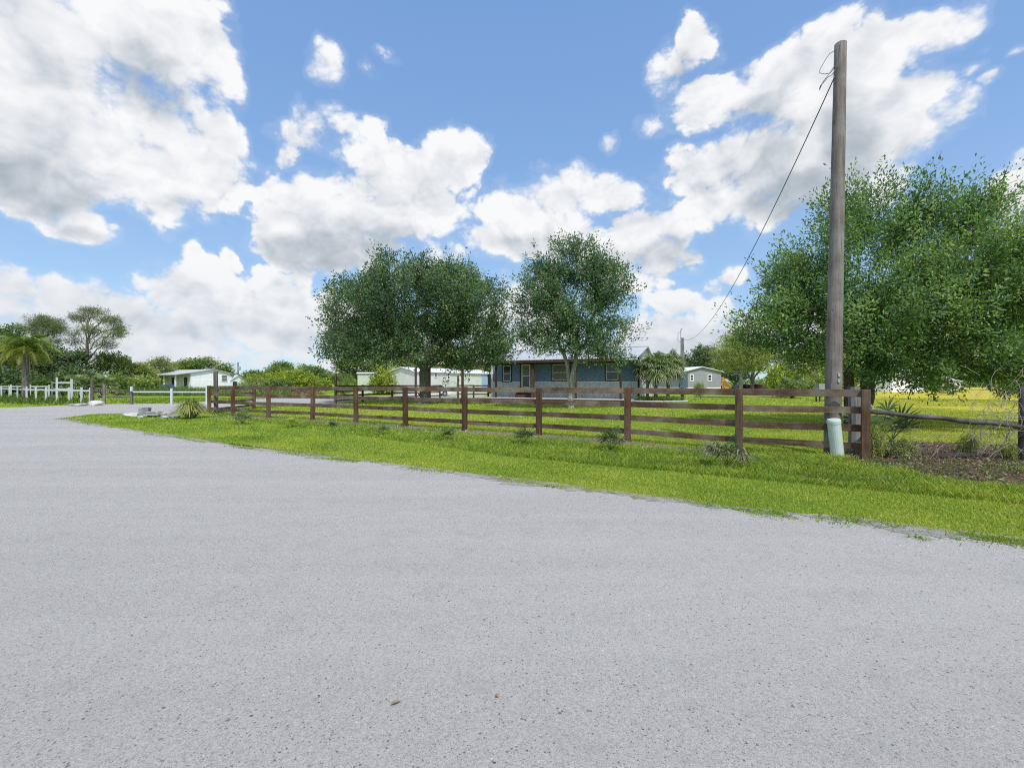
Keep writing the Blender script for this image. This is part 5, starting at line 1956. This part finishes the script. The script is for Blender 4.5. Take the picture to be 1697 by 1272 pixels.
rock('stone', 'low grey stone at the left end of the rocks by the white fence', 121, 673, .5, .16, .4, STONE, 12, 'stone', False, 31.3)
# a bare plank of bark and twigs by the log rail
rock('driftwood', 'dark rotten log lying on the bare patch under the log rail', 1585, 741, .85, .10, .16, mat_plain('rotten_wood', (.04, .032, .028), .95, .4, 8, .6), 13, 'log', False, 9.2, .02, -.05)
r = random.Random(8)
x, y = G(508, 62).x, 62
t = thing('brush_pile', 'heap of dry reddish-brown branches before the yellow hedge', 'brush pile', (x, y, 0))
m = MB()
for i in range(420):
    a = r.uniform(0, 6.28)
    rr_ = r.random() ** .7
    p = Vector((math.cos(a) * rr_ * 2.6, math.sin(a) * rr_ * 1.6, (1 - rr_) * 1.15 * r.random() + .05))
    d = Vector((r.uniform(-1, 1), r.uniform(-1, 1), r.uniform(-.3, .5))).normalized() * r.uniform(.4, 1.1)
    m.tube([p - d * .5, p + Vector((0, 0, .06)), p + d * .5], [.022, .02, .008], 3)
m.build('branches', mat_plain('dry_branch', (.24, .15, .11), .9, .4, 3, .2), t)
# grey dead vines tangled in the wire at the right
r = random.Random(18)
o = G(1668, 9.05)
t = thing('dead_vine', 'grey tangle of dead vines hanging on the wire by the right edge post', 'vine', o)
m = MB()
for i in range(150):
    p = Vector((r.gauss(.05, .34), r.gauss(0, .18), max(.05, r.gauss(.95, .38))))
    d = Vector((r.uniform(-1, 1), r.uniform(-.4, .4), r.uniform(-1, .6))).normalized()
    pts = [p]
    for k in range(6):
        d = (d + Vector((r.uniform(-.6, .6), r.uniform(-.4, .4), r.uniform(-.7, .5)))).normalized()
        q_ = pts[-1] + d * r.uniform(.05, .12)
        q_.z = max(q_.z, .02)
        pts.append(q_)
    m.tube(pts, .0035, 3, cap=False)
for i in range(40):
    x = r.uniform(-2.4, .3)
    pts = [Vector((x, r.uniform(-.2, .3), 0))]
    d = Vector((r.uniform(-.5, .5), 0, 1)).normalized()
    for k in range(6):
        d = (d + Vector((r.uniform(-.4, .4), r.uniform(-.2, .2), r.uniform(-.35, .15)))).normalized()
        pts.append(pts[-1] + d * r.uniform(.06, .16))
    for q_ in pts:
        q_.z = max(q_.z, .01)
    m.tube(pts, .003, 3, cap=False)
m.build('stems', mat_plain('dead_stem', (.30, .27, .24), .9, .25, 5, 0), t)
# planting bed with a curved edging under the palms
bo = G(1093, 38.6)
t = thing('flower_bed', 'low planting bed with a curved edging under the fan palms', 'flower bed', bo)
pts = [(2.3 * math.cos(R(a)), 1.3 * math.sin(R(a)), .06) for a in range(0, 361, 12)]
MB().tube(pts, .075, 6).build('edging', CONC, t)
MB().tube([(0, 0, .01), (0, 0, .05)], [1.0, 1.0], 24).build('soil', LITTER, t).scale = (2.25, 1.25, 1)
rr2 = np.random.default_rng(90)
n = 5200
a = rr2.uniform(0, 6.28, n)
q_ = np.sqrt(rr2.random(n))
P = np.c_[np.cos(a) * q_ * 2.1, np.sin(a) * q_ * 1.1, rr2.uniform(.05, .42, n)]
np_mesh('plants', leaf_quads(P, rr2.normal(0, 1, (n, 3)) + [0, 0, .5], rr2.normal(0, .4, (n, 3)) + [0, 0, 1], rr2.uniform(.07, .14, n), rr2.uniform(.03, .06, n)), 4, LEAF_MID, t, np.clip(rr2.normal(.4, .2, n), 0, 1))
# a fallen leaf on the road
x, y = gp(656, 1168)
for k, (px, py, L, rz, lab) in enumerate(((656, 1168, .05, .5, 'curled tan leaf lying on the gravel near the camera'), (824, 1156, .03, 2.0, 'small tan leaf fragment right of the curled one on the gravel'))):
    x, y = gp(px, py)
    s = []
    for i in range(7):
        u_ = i / 6
        hw_ = .22 * L * math.sin(math.pi * min(1, u_ + .04)) + .001
        s.append([(u_ - .5) * L, hw_, .004 + .22 * hw_ + .006 * math.sin(u_ * 3)])
        s.append([(u_ - .5) * L, 0, .003 + .006 * math.sin(u_ * 3)])
        s.append([(u_ - .5) * L, -hw_, .004 + .3 * hw_ + .006 * math.sin(u_ * 3)])
    fcs = []
    for i in range(6):
        for j in range(2):
            fcs.append((i * 3 + j, i * 3 + j + 1, i * 3 + j + 4, i * 3 + j + 3))
    o = MB().add(s, fcs).build('fallen_leaf', mat_plain('tan_leaf', (.24, .17, .10), .8, .2, 60, .2), None, (x, y, .008), (0, 0, rz))
    tag(o, lab, 'leaf')
